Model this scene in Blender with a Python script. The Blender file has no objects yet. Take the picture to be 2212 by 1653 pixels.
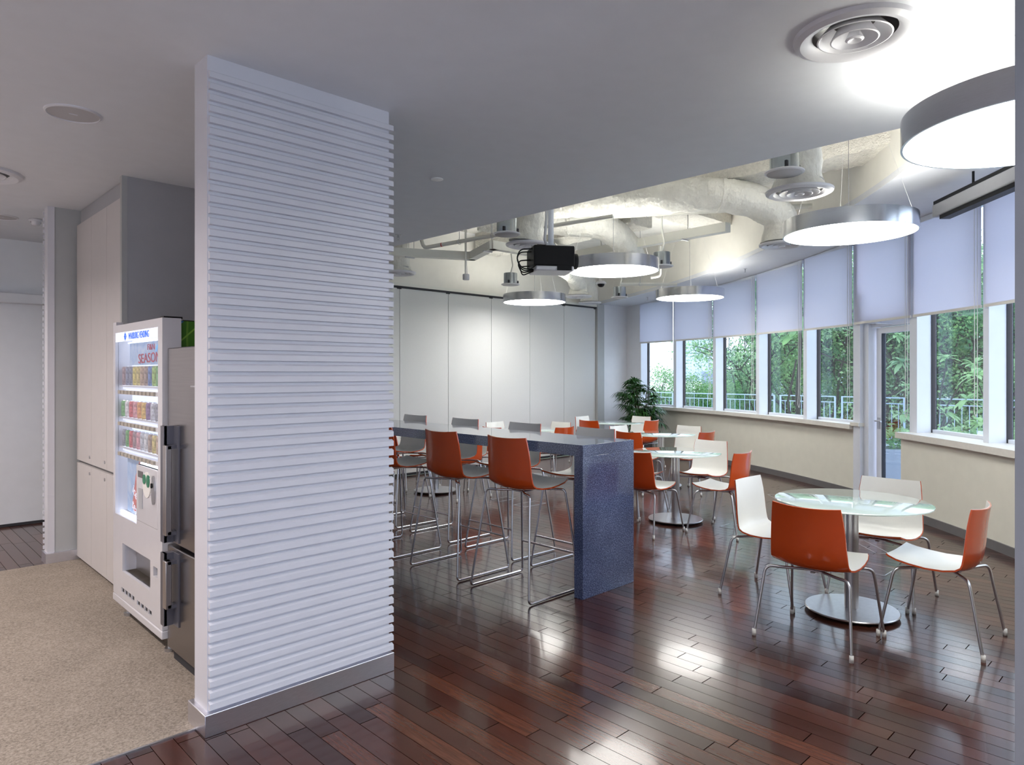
import bpy, bmesh, math, random
from math import sin, cos, pi, radians, hypot, atan2
from mathutils import Vector, Matrix, noise
random.seed(7)
SC = bpy.context.scene
COL = SC.collection

# ------------------------------------------------------------------ camera
EYE = 1.58
YAW = math.atan2(1515, 1475)                       # view direction measured from +X
cam_d = bpy.data.cameras.new('camera')
cam = bpy.data.objects.new('camera', cam_d); COL.objects.link(cam)
cam.location = (0, 0, EYE)
cam.rotation_euler = (pi / 2, 0, YAW - pi / 2)
cam_d.sensor_fit = 'HORIZONTAL'; cam_d.sensor_width = 36.0
cam_d.lens = 36.0 * 1475 / 2212
cam_d.shift_y = -(826.5 - 808) / 2212
cam_d.clip_start = 0.05; cam_d.clip_end = 2000
SC.camera = cam

# ------------------------------------------------------------------ view + sky + lights
SC.view_settings.view_transform = 'Standard'
SC.view_settings.look = 'None'
SC.view_settings.gamma = 1.0
SC.view_settings.exposure = 0.5
SC.view_settings.use_curve_mapping = False

SKY_STRENGTH = 2.9
PENDANT_DOWN = 10.5
PENDANT_UP = 1.6
FILL_LIGHT_W = 21.0

w = bpy.data.worlds.new('overcast_sky'); SC.world = w; w.use_nodes = True
nt = w.node_tree; nt.nodes.clear()
o = nt.nodes.new('ShaderNodeOutputWorld'); b = nt.nodes.new('ShaderNodeBackground')
tc = nt.nodes.new('ShaderNodeTexCoord'); nz = nt.nodes.new('ShaderNodeTexNoise'); cr = nt.nodes.new('ShaderNodeValToRGB')
nz.inputs['Scale'].default_value = 2.5; nz.inputs['Detail'].default_value = 4
cr.color_ramp.elements[0].color = (0.76, 0.81, 1.0, 1); cr.color_ramp.elements[1].color = (0.86, 0.90, 1.0, 1)
cr.color_ramp.elements[0].position = .35; cr.color_ramp.elements[1].position = .65
nt.links.new(tc.outputs['Generated'], nz.inputs['Vector']); nt.links.new(nz.outputs['Fac'], cr.inputs['Fac'])
nt.links.new(cr.outputs['Color'], b.inputs['Color']); b.inputs['Strength'].default_value = SKY_STRENGTH
nt.links.new(b.outputs[0], o.inputs['Surface'])

# ------------------------------------------------------------------ helpers
def mat(name, base=(.8, .8, .8), rough=.5, metal=0., var=.0, vscale=8., bump=0., bscale=60., emit=None, estr=0.,
        coat=0., spec=.5, aniso=0., trans=0., stretch=None, rvar=0.):
    m = bpy.data.materials.new(name); m.use_nodes = True
    n = m.node_tree.nodes; l = m.node_tree.links; p = n['Principled BSDF']
    p.inputs['Roughness'].default_value = rough; p.inputs['Metallic'].default_value = metal
    p.inputs['Specular IOR Level'].default_value = spec; p.inputs['Coat Weight'].default_value = coat
    p.inputs['Coat Roughness'].default_value = .08
    p.inputs['Anisotropic'].default_value = aniso
    p.inputs['Base Color'].default_value = (*base, 1)
    t = n.new('ShaderNodeTexCoord'); mp = n.new('ShaderNodeMapping')
    l.new(t.outputs['Object'], mp.inputs['Vector'])
    if stretch: mp.inputs['Scale'].default_value = stretch
    a = n.new('ShaderNodeTexNoise'); a.inputs['Scale'].default_value = vscale; a.inputs['Detail'].default_value = 3
    l.new(mp.outputs[0], a.inputs['Vector'])
    r = n.new('ShaderNodeValToRGB')
    v = max(var, .012)
    r.color_ramp.elements[0].color = tuple(min(1, c * (1 - v)) for c in base) + (1,)
    r.color_ramp.elements[1].color = tuple(min(1, c * (1 + v)) for c in base) + (1,)
    r.color_ramp.elements[0].position = .3; r.color_ramp.elements[1].position = .7
    l.new(a.outputs['Fac'], r.inputs['Fac']); l.new(r.outputs['Color'], p.inputs['Base Color'])
    if bump:
        c = n.new('ShaderNodeTexNoise'); c.inputs['Scale'].default_value = bscale; c.inputs['Detail'].default_value = 4
        l.new(mp.outputs[0], c.inputs['Vector'])
        bp = n.new('ShaderNodeBump'); bp.inputs['Strength'].default_value = bump; bp.inputs['Distance'].default_value = .02
        l.new(c.outputs['Fac'], bp.inputs['Height']); l.new(bp.outputs[0], p.inputs['Normal'])
    if emit:
        p.inputs['Emission Color'].default_value = (*emit, 1); p.inputs['Emission Strength'].default_value = estr
    return m

def glass_mat(name, tint=(.82, .93, .96), refl=.06, k=.85, rough=0.0):
    m = bpy.data.materials.new(name); m.use_nodes = True
    n = m.node_tree.nodes; l = m.node_tree.links; n.clear()
    out = n.new('ShaderNodeOutputMaterial'); mx = n.new('ShaderNodeMixShader')
    tr = n.new('ShaderNodeBsdfTransparent'); gl = n.new('ShaderNodeBsdfGlossy')
    tr.inputs['Color'].default_value = (*tint, 1); gl.inputs['Roughness'].default_value = rough
    lw = n.new('ShaderNodeLayerWeight'); pw = n.new('ShaderNodeMath'); pw.operation = 'POWER'; pw.inputs[1].default_value = 4
    ma = n.new('ShaderNodeMath'); ma.operation = 'MULTIPLY_ADD'; ma.inputs[1].default_value = k; ma.inputs[2].default_value = refl
    l.new(lw.outputs['Facing'], pw.inputs[0]); l.new(pw.outputs[0], ma.inputs[0]); l.new(ma.outputs[0], mx.inputs[0])
    l.new(tr.outputs[0], mx.inputs[1]); l.new(gl.outputs[0], mx.inputs[2]); l.new(mx.outputs[0], out.inputs['Surface'])
    return m

class MB:
    """collects faces, builds one mesh object"""
    def __init__(s): s.v = []; s.f = []; s.m = []; s.sm = []
    def add(s, vs, fs, mi=0, smooth=False):
        k = len(s.v); s.v += [tuple(v) for v in vs]
        for f in fs: s.f.append([i + k for i in f]); s.m.append(mi); s.sm.append(smooth)
        return s
    def box(s, x0, x1, y0, y1, z0, z1, mi=0):
        vs = [(x, y, z) for x in (x0, x1) for y in (y0, y1) for z in (z0, z1)]
        return s.add(vs, [(0, 1, 3, 2), (4, 6, 7, 5), (0, 4, 5, 1), (2, 3, 7, 6), (0, 2, 6, 4), (1, 5, 7, 3)], mi)
    def obox(s, c, ax, hx, hy, z0, z1, mi=0):
        """box turned by angle ax about z, centre c (x,y)"""
        u = Vector((cos(ax), sin(ax))); v = Vector((-sin(ax), cos(ax))); c = Vector(c[:2]); vs = []
        for a in (-hx, hx):
            for b_ in (-hy, hy):
                p = c + u * a + v * b_
                vs += [(p.x, p.y, z0), (p.x, p.y, z1)]
        return s.add(vs, [(0, 1, 3, 2), (4, 6, 7, 5), (0, 4, 5, 1), (2, 3, 7, 6), (0, 2, 6, 4), (1, 5, 7, 3)], mi)
    def tube(s, pts, r, seg=10, mi=0, cap=True, rough=0., closed=False):
        pts = [Vector(p) for p in pts]; n = len(pts); rs = r if isinstance(r, (list, tuple)) else [r] * n
        rings = []; up = None
        for i, p in enumerate(pts):
            if closed: t = (pts[(i + 1) % n] - pts[i - 1]).normalized()
            elif i == 0: t = (pts[1] - p).normalized()
            elif i == n - 1: t = (p - pts[i - 1]).normalized()
            else: t = ((pts[i + 1] - p).normalized() + (p - pts[i - 1]).normalized()).normalized()
            if up is None:
                up = Vector((0, 0, 1)) if abs(t.z) < .9 else Vector((1, 0, 0))
            a = up - t * up.dot(t)
            if a.length < 1e-5: a = Vector((1, .3, 0)) - t * t.x
            a.normalize(); up = a; b_ = t.cross(a); ring = []
            for k in range(seg):
                an = 2 * pi * k / seg; d = a * cos(an) + b_ * sin(an); rr = rs[i]
                if rough: q_ = p + d * rr; rr *= 1 + rough * noise.noise(q_ * 7) + rough * .45 * (1 - 2 * abs(noise.noise(Vector((q_.x, q_.y, q_.z * 1.6)) * 16))) + rough * .3 * (1 - 2 * abs(noise.noise(Vector((q_.x * 1.4, q_.y * 1.4, q_.z)) * 38)))
                ring.append(p + d * rr)
            rings.append(ring)
        vs = [q for ring in rings for q in ring]; fs = []
        for i in range(n - (0 if closed else 1)):
            j = (i + 1) % n
            for k in range(seg):
                k2 = (k + 1) % seg
                fs.append((i * seg + k, i * seg + k2, j * seg + k2, j * seg + k))
        s.add(vs, fs, mi, True)
        if cap and not closed:
            s.add(rings[0], [tuple(reversed(range(seg)))], mi); s.add(rings[-1], [tuple(range(seg))], mi)
        return s
    def lathe(s, prof, c=(0, 0, 0), seg=48, mi=0, smooth=True, closed=False):
        """prof: list of (r, z)"""
        n = len(prof); vs = []
        for r, z in prof:
            for k in range(seg):
                a = 2 * pi * k / seg; vs.append((c[0] + r * cos(a), c[1] + r * sin(a), c[2] + z))
        fs = []
        for i in range(n - (0 if closed else 1)):
            j = (i + 1) % n
            for k in range(seg):
                k2 = (k + 1) % seg
                fs.append((i * seg + k, i * seg + k2, j * seg + k2, j * seg + k))
        return s.add(vs, fs, mi, smooth)
    def disc(s, r, c, seg=48, mi=0, down=False):
        vs = [(c[0] + r * cos(2 * pi * k / seg), c[1] + r * sin(2 * pi * k / seg), c[2]) for k in range(seg)]
        return s.add(vs, [tuple(reversed(range(seg))) if down else tuple(range(seg))], mi)
    def cyl(s, r, z0, z1, c=(0, 0), seg=32, mi=0, bev=0.):
        if bev: pr_ = [(0.0001, z0), (r - bev, z0), (r, z0 + bev), (r, z1 - bev), (r - bev, z1), (0.0001, z1)]
        else: pr_ = [(0.0001, z0), (r, z0), (r, z1), (0.0001, z1)]
        return s.lathe(pr_, (c[0], c[1], 0), seg, mi, smooth=False if not bev else True)
    def prism(s, poly, z0, z1, mi=0):
        n = len(poly)
        vs = [(x, y, z0) for x, y in poly] + [(x, y, z1) for x, y in poly]
        fs = [tuple(reversed(range(n))), tuple(range(n, 2 * n))] + [(i, (i + 1) % n, n + (i + 1) % n, n + i) for i in range(n)]
        return s.add(vs, fs, mi)
    def build(s, name, mats, parent=None, bevel=0., auto=False, loc=None):
        me = bpy.data.meshes.new(name); me.from_pydata(s.v, [], s.f)
        if not isinstance(mats, (list, tuple)): mats = [mats]
        for m in mats: me.materials.append(m)
        me.polygons.foreach_set('material_index', s.m); me.polygons.foreach_set('use_smooth', s.sm)
        me.update()
        bm = bmesh.new(); bm.from_mesh(me); bmesh.ops.recalc_face_normals(bm, faces=bm.faces); bm.to_mesh(me); bm.free()
        ob = bpy.data.objects.new(name, me); COL.objects.link(ob)
        if parent: ob.parent = parent
        if loc: ob.location = loc
        if bevel:
            md = ob.modifiers.new('bevel', 'BEVEL'); md.width = bevel; md.segments = 2; md.limit_method = 'ANGLE'; md.angle_limit = radians(40)
        if auto or bevel:
            try:
                for p in me.polygons: p.use_smooth = True
                me.set_sharp_from_angle(angle=radians(35))
            except Exception: pass
        return ob

def tag(o, label, cat, group=None, kind=None):
    o['label'] = label; o['category'] = cat
    if group: o['group'] = group
    if kind: o['kind'] = kind
    return o
def struct(o): o['kind'] = 'structure'; return o
def thing(name, label=None, cat=None, loc=(0, 0, 0), rz=0, group=None):
    o = bpy.data.objects.new(name, None); COL.objects.link(o); o.location = loc; o.rotation_euler = (0, 0, rz)
    o.empty_display_size = .1
    if label: tag(o, label, cat, group)
    return o
def shell_empty(name): return struct(thing(name))
def dup(root, loc, rz, label):
    def rec(o, par):
        c = o.copy(); COL.objects.link(c)
        if par: c.parent = par
        for ch in o.children: rec(ch, c)
        return c
    r = rec(root, None); r.location = loc; r.rotation_euler = (0, 0, rz)
    if label: r['label'] = label
    return r
def fillet(pts, r=.03, n=4):
    pts = [Vector(p) for p in pts]; out = [pts[0]]
    for i in range(1, len(pts) - 1):
        a, p, c = pts[i - 1], pts[i], pts[i + 1]
        d1 = (a - p); d2 = (c - p); q = min(r, d1.length * .45, d2.length * .45)
        s_, e = p + d1.normalized() * q, p + d2.normalized() * q
        for k in range(n + 1):
            t = k / n; out.append(s_ * (1 - t) ** 2 + p * 2 * t * (1 - t) + e * t * t)
    out.append(pts[-1]); return out
def text_mesh(body, size, depth=.002, sx=1.0):
    cu = bpy.data.curves.new('lettering', 'FONT'); cu.body = body; cu.size = size; cu.extrude = depth; cu.align_x = 'LEFT'
    ob = bpy.data.objects.new('lettering', cu); COL.objects.link(ob)
    bpy.context.view_layer.update()
    me = bpy.data.meshes.new_from_object(ob.evaluated_get(bpy.context.evaluated_depsgraph_get()))
    COL.objects.unlink(ob); bpy.data.objects.remove(ob)
    for v in me.vertices: v.co.x *= sx
    return me
def text_part(name, body, width, height, origin, m, parent, depth=.0015, tilt=0.):
    """lettering facing -X, reading towards -Y, lower left corner at origin, fitted to width x height"""
    me = text_mesh(body, 1.0, 0.0); xs = [v.co.x for v in me.vertices]; ys = [v.co.y for v in me.vertices]
    w_, h_ = max(xs) - min(xs), max(ys) - min(ys); x0, y0 = min(xs), min(ys)
    ct, st = cos(tilt), sin(tilt)
    for v in me.vertices:
        a = (v.co.x - x0) / w_ * width; c = (v.co.y - y0) / h_ * height
        a, c = a * ct - c * st, a * st + c * ct
        v.co = Vector((-depth, -a, c))
    bm = bmesh.new(); bm.from_mesh(me)
    g = bmesh.ops.extrude_face_region(bm, geom=list(bm.faces))
    for v in [e for e in g['geom'] if isinstance(e, bmesh.types.BMVert)]: v.co.x += depth
    bmesh.ops.recalc_face_normals(bm, faces=bm.faces); bm.to_mesh(me); bm.free()
    me.materials.clear(); me.materials.append(m)
    ob = bpy.data.objects.new(name, me); COL.objects.link(ob); ob.location = origin; ob.parent = parent
    return ob

# ------------------------------------------------------------------ materials
M = {}
M['ceiling'] = mat('ceiling_paint', (.75, .77, .81), .85, var=.015, bump=.02, bscale=180)
M['soffit'] = mat('soffit_paint', (.68, .69, .72), .8, var=.015)
M['cream'] = mat('cream_wall_paint', (.80, .78, .72), .7, var=.02)
M['slab'] = mat('upper_slab_paint', (.80, .79, .75), .9, var=.04, bump=.3, bscale=40)
M['spray'] = mat('sprayed_fireproofing', (.72, .70, .64), .95, var=.1, vscale=25, bump=1.0, bscale=55)
M['white_wall'] = mat('white_wall_paint', (.80, .80, .82), .6, var=.015)
M['panel'] = mat('woven_wall_panel', (.70, .70, .69), .75, var=.03, vscale=90, stretch=(1, 1, 6), bump=.08, bscale=220)
M['parapet'] = mat('beige_wall_paint', (.79, .78, .69), .6, var=.02)
M['sill'] = mat('sill_stone', (.74, .72, .67), .45, var=.03, vscale=30)
M['frame'] = mat('white_window_paint', (.76, .80, .88), .35, var=.01)
M['rib'] = mat('ribbed_white_paint', (.68, .68, .73), .38, var=.012)
M['steel'] = mat('brushed_steel', (.56, .56, .58), .32, 1., var=.05, vscale=40, stretch=(1, 1, 30))
M['kick'] = mat('brushed_skirting', (.80, .80, .86), .32, 1., var=.06, vscale=30, stretch=(1, 1, 20))
M['kick_grey'] = mat('grey_skirting', (.16, .155, .16), .5, var=.05)
M['chrome'] = mat('chrome', (.68, .68, .72), .14, 1., var=.02)
M['alu'] = mat('brushed_aluminium', (.66, .67, .70), .2, 1., var=.05, vscale=20, stretch=(1, 1, 40))
M['grey_lam'] = mat('grey_laminate', (.42, .425, .45), .55, var=.02)
M['slab_grey'] = mat('pale_grey_laminate', (.46, .47, .47), .5, var=.02)
M['cab'] = mat('cream_white_laminate', (.62, .59, .58), .45, var=.015)
M['gap'] = mat('dark_gap', (.03, .03, .035), .7)
M['pillar'] = mat('pillar_grey_paint', (.21, .21, .225), .7, var=.02)
M['orange'] = mat('glossy_orange_plastic', (.58, .075, .012), .18, var=.02, coat=.45, spec=.4)
M['white_pl'] = mat('white_plastic', (.86, .85, .81), .32, var=.01)
M['cap'] = mat('white_foot_plastic', (.75, .74, .70), .5)
M['granite'] = None
M['black'] = mat('black_plastic', (.008, .008, .009), .45, spec=.25)
M['duct'] = mat('white_duct_wrap', (.78, .77, .71), .5, var=.07, vscale=10, bump=1.0, bscale=22, stretch=(1, 1, .6))
M['tray'] = mat('white_trunking', (.76, .76, .70), .5)
M['vent'] = mat('white_enamel', (.72, .72, .75), .35)
M['vent2'] = mat('speaker_grille', (.52, .51, .52), .8, var=.1, vscale=400)
M['can_metal'] = mat('galvanised_can', (.42, .46, .50), .2, 1., var=.1)
M['blind'] = None
M['cord'] = mat('cord_white', (.8, .8, .78), .6)
M['leaf_palm'] = mat('palm_leaf', (.025, .085, .018), .35, var=.5, vscale=9)
M['stem'] = mat('palm_stem', (.06, .05, .02), .8, var=.3)
M['pot'] = mat('dark_pot', (.08, .08, .085), .4)
M['bark'] = mat('bark', (.05, .042, .034), .9, var=.4, vscale=30, bump=.6)
M['rail'] = mat('railing_paint', (.40, .50, .62), .5)
M['terrace'] = mat('terrace_tile', (.42, .45, .48), .6, var=.08, vscale=20)
M['ground'] = mat('garden_ground', (.05, .08, .04), .9, var=.4, vscale=2)
M['planter'] = mat('speckled_granite_planter', (.36, .39, .44), .6, var=.35, vscale=260)
M['sign_blue'] = mat('blue_print', (.02, .13, .62), .5, emit=(.02, .13, .7), estr=.5)
M['sign_pink'] = mat('pink_print', (.62, .07, .13), .5)
M['led'] = mat('led_strip', (1, 1, 1), .5, emit=(.80, .88, 1), estr=2.2)
M['lit_white'] = mat('backlit_white_panel', (.85, .88, .95), .5, emit=(.80, .87, 1), estr=.35)
M['lamp_white'] = mat('lamp_diffuser', (.9, .9, .86), .5, emit=(1, .98, .93), estr=PENDANT_DOWN)
M['lamp_up'] = mat('lamp_top_diffuser', (.9, .9, .86), .5, emit=(1, .98, .93), estr=PENDANT_UP)
M['vend'] = mat('white_enamel_machine', (.66, .65, .68), .25, var=.01, coat=.3)
M['vend_dark'] = mat('dark_flap', (.10, .09, .09), .25)
M['fridge'] = mat('stainless_door', (.30, .28, .28), .24, 1., var=.05, vscale=3, stretch=(1, 1, 30))
M['fridge_h'] = mat('dark_grey_metal', (.17, .17, .20), .35, .6)
M['fridge_b'] = mat('satin_bar', (.48, .45, .44), .3, 1.)
M['green_btn'] = mat('green_label', (.02, .2, .10), .4)
M['clear'] = glass_mat('window_glass', (.86, .92, .95), .08)
M['clear2'] = glass_mat('door_glass', (.80, .88, .95), .12, .8)
M['case_glass'] = glass_mat('machine_glass', (.97, .98, 1), .03, .3)

def nodes(name):
    m = bpy.data.materials.new(name); m.use_nodes = True
    return m, m.node_tree.nodes, m.node_tree.links, m.node_tree.nodes['Principled BSDF']
def mth(n, l, op, a, b_=None, c=None):
    k = n.new('ShaderNodeMath'); k.operation = op
    for i, x in enumerate((a, b_, c)):
        if x is None: continue
        if isinstance(x, (int, float)): k.inputs[i].default_value = x
        else: l.new(x, k.inputs[i])
    return k.outputs[0]

def wood_floor():
    m, n, l, p = nodes('jatoba_plank_floor')
    PW, PL = .092, .95
    g = n.new('ShaderNodeNewGeometry'); sp = n.new('ShaderNodeSeparateXYZ'); l.new(g.outputs['Position'], sp.inputs[0])
    xs = mth(n, l, 'DIVIDE', sp.outputs['X'], PW); row = mth(n, l, 'FLOOR', xs); fx = mth(n, l, 'FRACT', xs)
    wn = n.new('ShaderNodeTexWhiteNoise'); wn.noise_dimensions = '1D'; l.new(row, wn.inputs['W'])
    ys = mth(n, l, 'ADD', mth(n, l, 'DIVIDE', sp.outputs['Y'], PL), mth(n, l, 'MULTIPLY', wn.outputs['Value'], 7.31))
    colm = mth(n, l, 'FLOOR', ys); fy = mth(n, l, 'FRACT', ys)
    cb = n.new('ShaderNodeCombineXYZ'); l.new(row, cb.inputs[0]); l.new(colm, cb.inputs[1])
    w2 = n.new('ShaderNodeTexWhiteNoise'); w2.noise_dimensions = '2D'; l.new(cb.outputs[0], w2.inputs['Vector'])
    ramp = n.new('ShaderNodeValToRGB'); e = ramp.color_ramp.elements
    e[0].position = 0; e[0].color = (.028, .011, .009, 1); e[1].position = 1; e[1].color = (.105, .038, .022, 1)
    k = e.new(.45); k.color = (.060, .021, .015, 1); k = e.new(.8); k.color = (.078, .027, .017, 1)
    l.new(w2.outputs['Value'], ramp.inputs['Fac'])
    # grain
    gv = n.new('ShaderNodeCombineXYZ')
    l.new(mth(n, l, 'MULTIPLY', sp.outputs['X'], 95), gv.inputs[0]); l.new(mth(n, l, 'MULTIPLY', sp.outputs['Y'], 7), gv.inputs[1])
    l.new(mth(n, l, 'MULTIPLY', w2.outputs['Value'], 30), gv.inputs[2])
    gn = n.new('ShaderNodeTexNoise'); gn.inputs['Scale'].default_value = 1; gn.inputs['Detail'].default_value = 4; l.new(gv.outputs[0], gn.inputs['Vector'])
    gm = n.new('ShaderNodeMapRange'); gm.inputs['From Min'].default_value = .3; gm.inputs['From Max'].default_value = .7
    gm.inputs['To Min'].default_value = .72; gm.inputs['To Max'].default_value = 1.22; l.new(gn.outputs['Fac'], gm.inputs['Value'])
    # gaps
    ex = mth(n, l, 'MINIMUM', fx, mth(n, l, 'SUBTRACT', 1, fx)); ey = mth(n, l, 'MINIMUM', fy, mth(n, l, 'SUBTRACT', 1, fy))
    gx = mth(n, l, 'GREATER_THAN', ex, .015); gy = mth(n, l, 'GREATER_THAN', ey, .0024); gap = mth(n, l, 'MULTIPLY', gx, gy)
    val = mth(n, l, 'MULTIPLY', gm.outputs[0], mth(n, l, 'MULTIPLY_ADD', gap, .9, .1))
    mx = n.new('ShaderNodeVectorMath'); mx.operation = 'SCALE'; l.new(ramp.outputs['Color'], mx.inputs[0]); l.new(val, mx.inputs['Scale'])
    l.new(mx.outputs[0], p.inputs['Base Color'])
    # each plank lies at its own slight tilt
    tn = n.new('ShaderNodeVectorMath'); tn.operation = 'SUBTRACT'; l.new(w2.outputs['Color'], tn.inputs[0]); tn.inputs[1].default_value = (.5, .5, .5)
    ts = n.new('ShaderNodeVectorMath'); ts.operation = 'MULTIPLY'; l.new(tn.outputs[0], ts.inputs[0]); ts.inputs[1].default_value = (.007, .005, 0)
    ta = n.new('ShaderNodeVectorMath'); ta.operation = 'ADD'; l.new(ts.outputs[0], ta.inputs[0]); ta.inputs[1].default_value = (0, 0, 1)
    tn2 = n.new('ShaderNodeVectorMath'); tn2.operation = 'NORMALIZE'; l.new(ta.outputs[0], tn2.inputs[0])
    bp = n.new('ShaderNodeBump'); bp.inputs['Strength'].default_value = .35; bp.inputs['Distance'].default_value = .0012
    l.new(mth(n, l, 'MULTIPLY_ADD', gap, 1.0, mth(n, l, 'MULTIPLY', gn.outputs['Fac'], .12)), bp.inputs['Height']); l.new(tn2.outputs[0], bp.inputs['Normal'])
    l.new(bp.outputs[0], p.inputs['Normal'])
    p.inputs['Roughness'].default_value = .2; p.inputs['Specular IOR Level'].default_value = .5
    p.inputs['Coat Weight'].default_value = .6; p.inputs['Coat Roughness'].default_value = .07
    l.new(mth(n, l, 'MULTIPLY', gap, .22), p.inputs['Coat Weight']); l.new(mth(n, l, 'MULTIPLY', gap, .42), p.inputs['Specular IOR Level'])
    l.new(tn2.outputs[0], p.inputs['Coat Normal'])
    return m
M['wood'] = wood_floor()

def speckle(name, c0, c1, c2, scale, rough, bump=0.):
    m, n, l, p = nodes(name)
    t = n.new('ShaderNodeTexCoord')
    a = n.new('ShaderNodeTexNoise'); a.inputs['Scale'].default_value = scale; a.inputs['Detail'].default_value = 3; a.inputs['Roughness'].default_value = .7
    b_ = n.new('ShaderNodeTexNoise'); b_.inputs['Scale'].default_value = 3; b_.inputs['Detail'].default_value = 2
    l.new(t.outputs['Object'], a.inputs['Vector']); l.new(t.outputs['Object'], b_.inputs['Vector'])
    r = n.new('ShaderNodeValToRGB'); e = r.color_ramp.elements
    e[0].position = .32; e[0].color = (*c0, 1); e[1].position = .70; e[1].color = (*c2, 1)
    k = e.new(.5); k.color = (*c1, 1)
    s_ = mth(n, l, 'ADD', mth(n, l, 'MULTIPLY', a.outputs['Fac'], .85), mth(n, l, 'MULTIPLY', b_.outputs['Fac'], .15))
    l.new(s_, r.inputs['Fac']); l.new(r.outputs['Color'], p.inputs['Base Color']); p.inputs['Roughness'].default_value = rough
    if bump:
        bp = n.new('ShaderNodeBump'); bp.inputs['Strength'].default_value = bump; bp.inputs['Distance'].default_value = .004
        l.new(a.outputs['Fac'], bp.inputs['Height']); l.new(bp.outputs[0], p.inputs['Normal'])
    return m
M['carpet'] = speckle('speckled_beige_carpet', (.15, .125, .10), (.29, .245, .20), (.42, .36, .30), 95, .95, .6)
M['granite'] = speckle('blue_grey_granite', (.012, .018, .042), (.055, .078, .17), (.27, .34, .54), 130, .2)
M['granite'].node_tree.nodes['Principled BSDF'].inputs['Coat Weight'].default_value = .7
M['granite'].node_tree.nodes['Principled BSDF'].inputs['Coat Roughness'].default_value = .04
M['granite'].node_tree.nodes['Principled BSDF'].inputs['Coat IOR'].default_value = 1.5

def blind_mat():
    m = bpy.data.materials.new('roller_blind_fabric'); m.use_nodes = True
    n = m.node_tree.nodes; l = m.node_tree.links; n.clear()
    out = n.new('ShaderNodeOutputMaterial'); mx = n.new('ShaderNodeMixShader'); mx.inputs[0].default_value = .62
    d = n.new('ShaderNodeBsdfDiffuse'); t = n.new('ShaderNodeBsdfTranslucent')
    d.inputs['Color'].default_value = (.72, .72, .76, 1)
    tx = n.new('ShaderNodeTexCoord'); wv = n.new('ShaderNodeTexNoise'); wv.inputs['Scale'].default_value = 120
    r = n.new('ShaderNodeValToRGB'); r.color_ramp.elements[0].color = (.80, .79, .86, 1); r.color_ramp.elements[1].color = (.84, .83, .90, 1)
    l.new(tx.outputs['Object'], wv.inputs['Vector']); l.new(wv.outputs['Fac'], r.inputs['Fac']); l.new(r.outputs['Color'], t.inputs['Color'])
    l.new(d.outputs[0], mx.inputs[1]); l.new(t.outputs[0], mx.inputs[2]); l.new(mx.outputs[0], out.inputs['Surface'])
    return m
M['blind'] = blind_mat()

def leaf_mat(name, c0, c1):
    m = bpy.data.materials.new(name); m.use_nodes = True
    n = m.node_tree.nodes; l = m.node_tree.links; n.clear()
    out = n.new('ShaderNodeOutputMaterial'); mx = n.new('ShaderNodeMixShader'); mx.inputs[0].default_value = .4
    d = n.new('ShaderNodeBsdfDiffuse'); t = n.new('ShaderNodeBsdfTranslucent')
    tx = n.new('ShaderNodeTexCoord'); nz_ = n.new('ShaderNodeTexNoise'); nz_.inputs['Scale'].default_value = 2.2; nz_.inputs['Detail'].default_value = 6
    r = n.new('ShaderNodeValToRGB'); r.color_ramp.elements[0].color = (*c0, 1); r.color_ramp.elements[1].color = (*c1, 1)
    r.color_ramp.elements[0].position = .35; r.color_ramp.elements[1].position = .65
    l.new(tx.outputs['Object'], nz_.inputs['Vector']); l.new(nz_.outputs['Fac'], r.inputs['Fac'])
    l.new(r.outputs['Color'], t.inputs['Color']); l.new(r.outputs['Color'], d.inputs['Color'])
    l.new(d.outputs[0], mx.inputs[1]); l.new(t.outputs[0], mx.inputs[2]); l.new(mx.outputs[0], out.inputs['Surface'])
    return m
M['leafA'] = leaf_mat('leaf_mid', (.13, .27, .12), (.38, .62, .24))
M['leafB'] = leaf_mat('leaf_dark', (.07, .17, .09), (.20, .40, .17))
M['leafC'] = leaf_mat('leaf_pale', (.20, .36, .20), (.48, .70, .34))

def table_glass():
    m, n, l, p = nodes('frosted_green_glass')
    p.inputs['Base Color'].default_value = (.50, .64, .58, 1); p.inputs['Roughness'].default_value = .025
    p.inputs['Specular IOR Level'].default_value = .9; p.inputs['Coat Weight'].default_value = 1.; p.inputs['Coat Roughness'].default_value = .01
    t = n.new('ShaderNodeTexCoord'); a = n.new('ShaderNodeTexNoise'); a.inputs['Scale'].default_value = 5
    r = n.new('ShaderNodeValToRGB'); r.color_ramp.elements[0].color = (.66, .80, .74, 1); r.color_ramp.elements[1].color = (.70, .84, .78, 1)
    l.new(t.outputs['Object'], a.inputs['Vector']); l.new(a.outputs['Fac'], r.inputs['Fac']); l.new(r.outputs['Color'], p.inputs['Base Color'])
    return m
M['tglass'] = table_glass()

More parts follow.
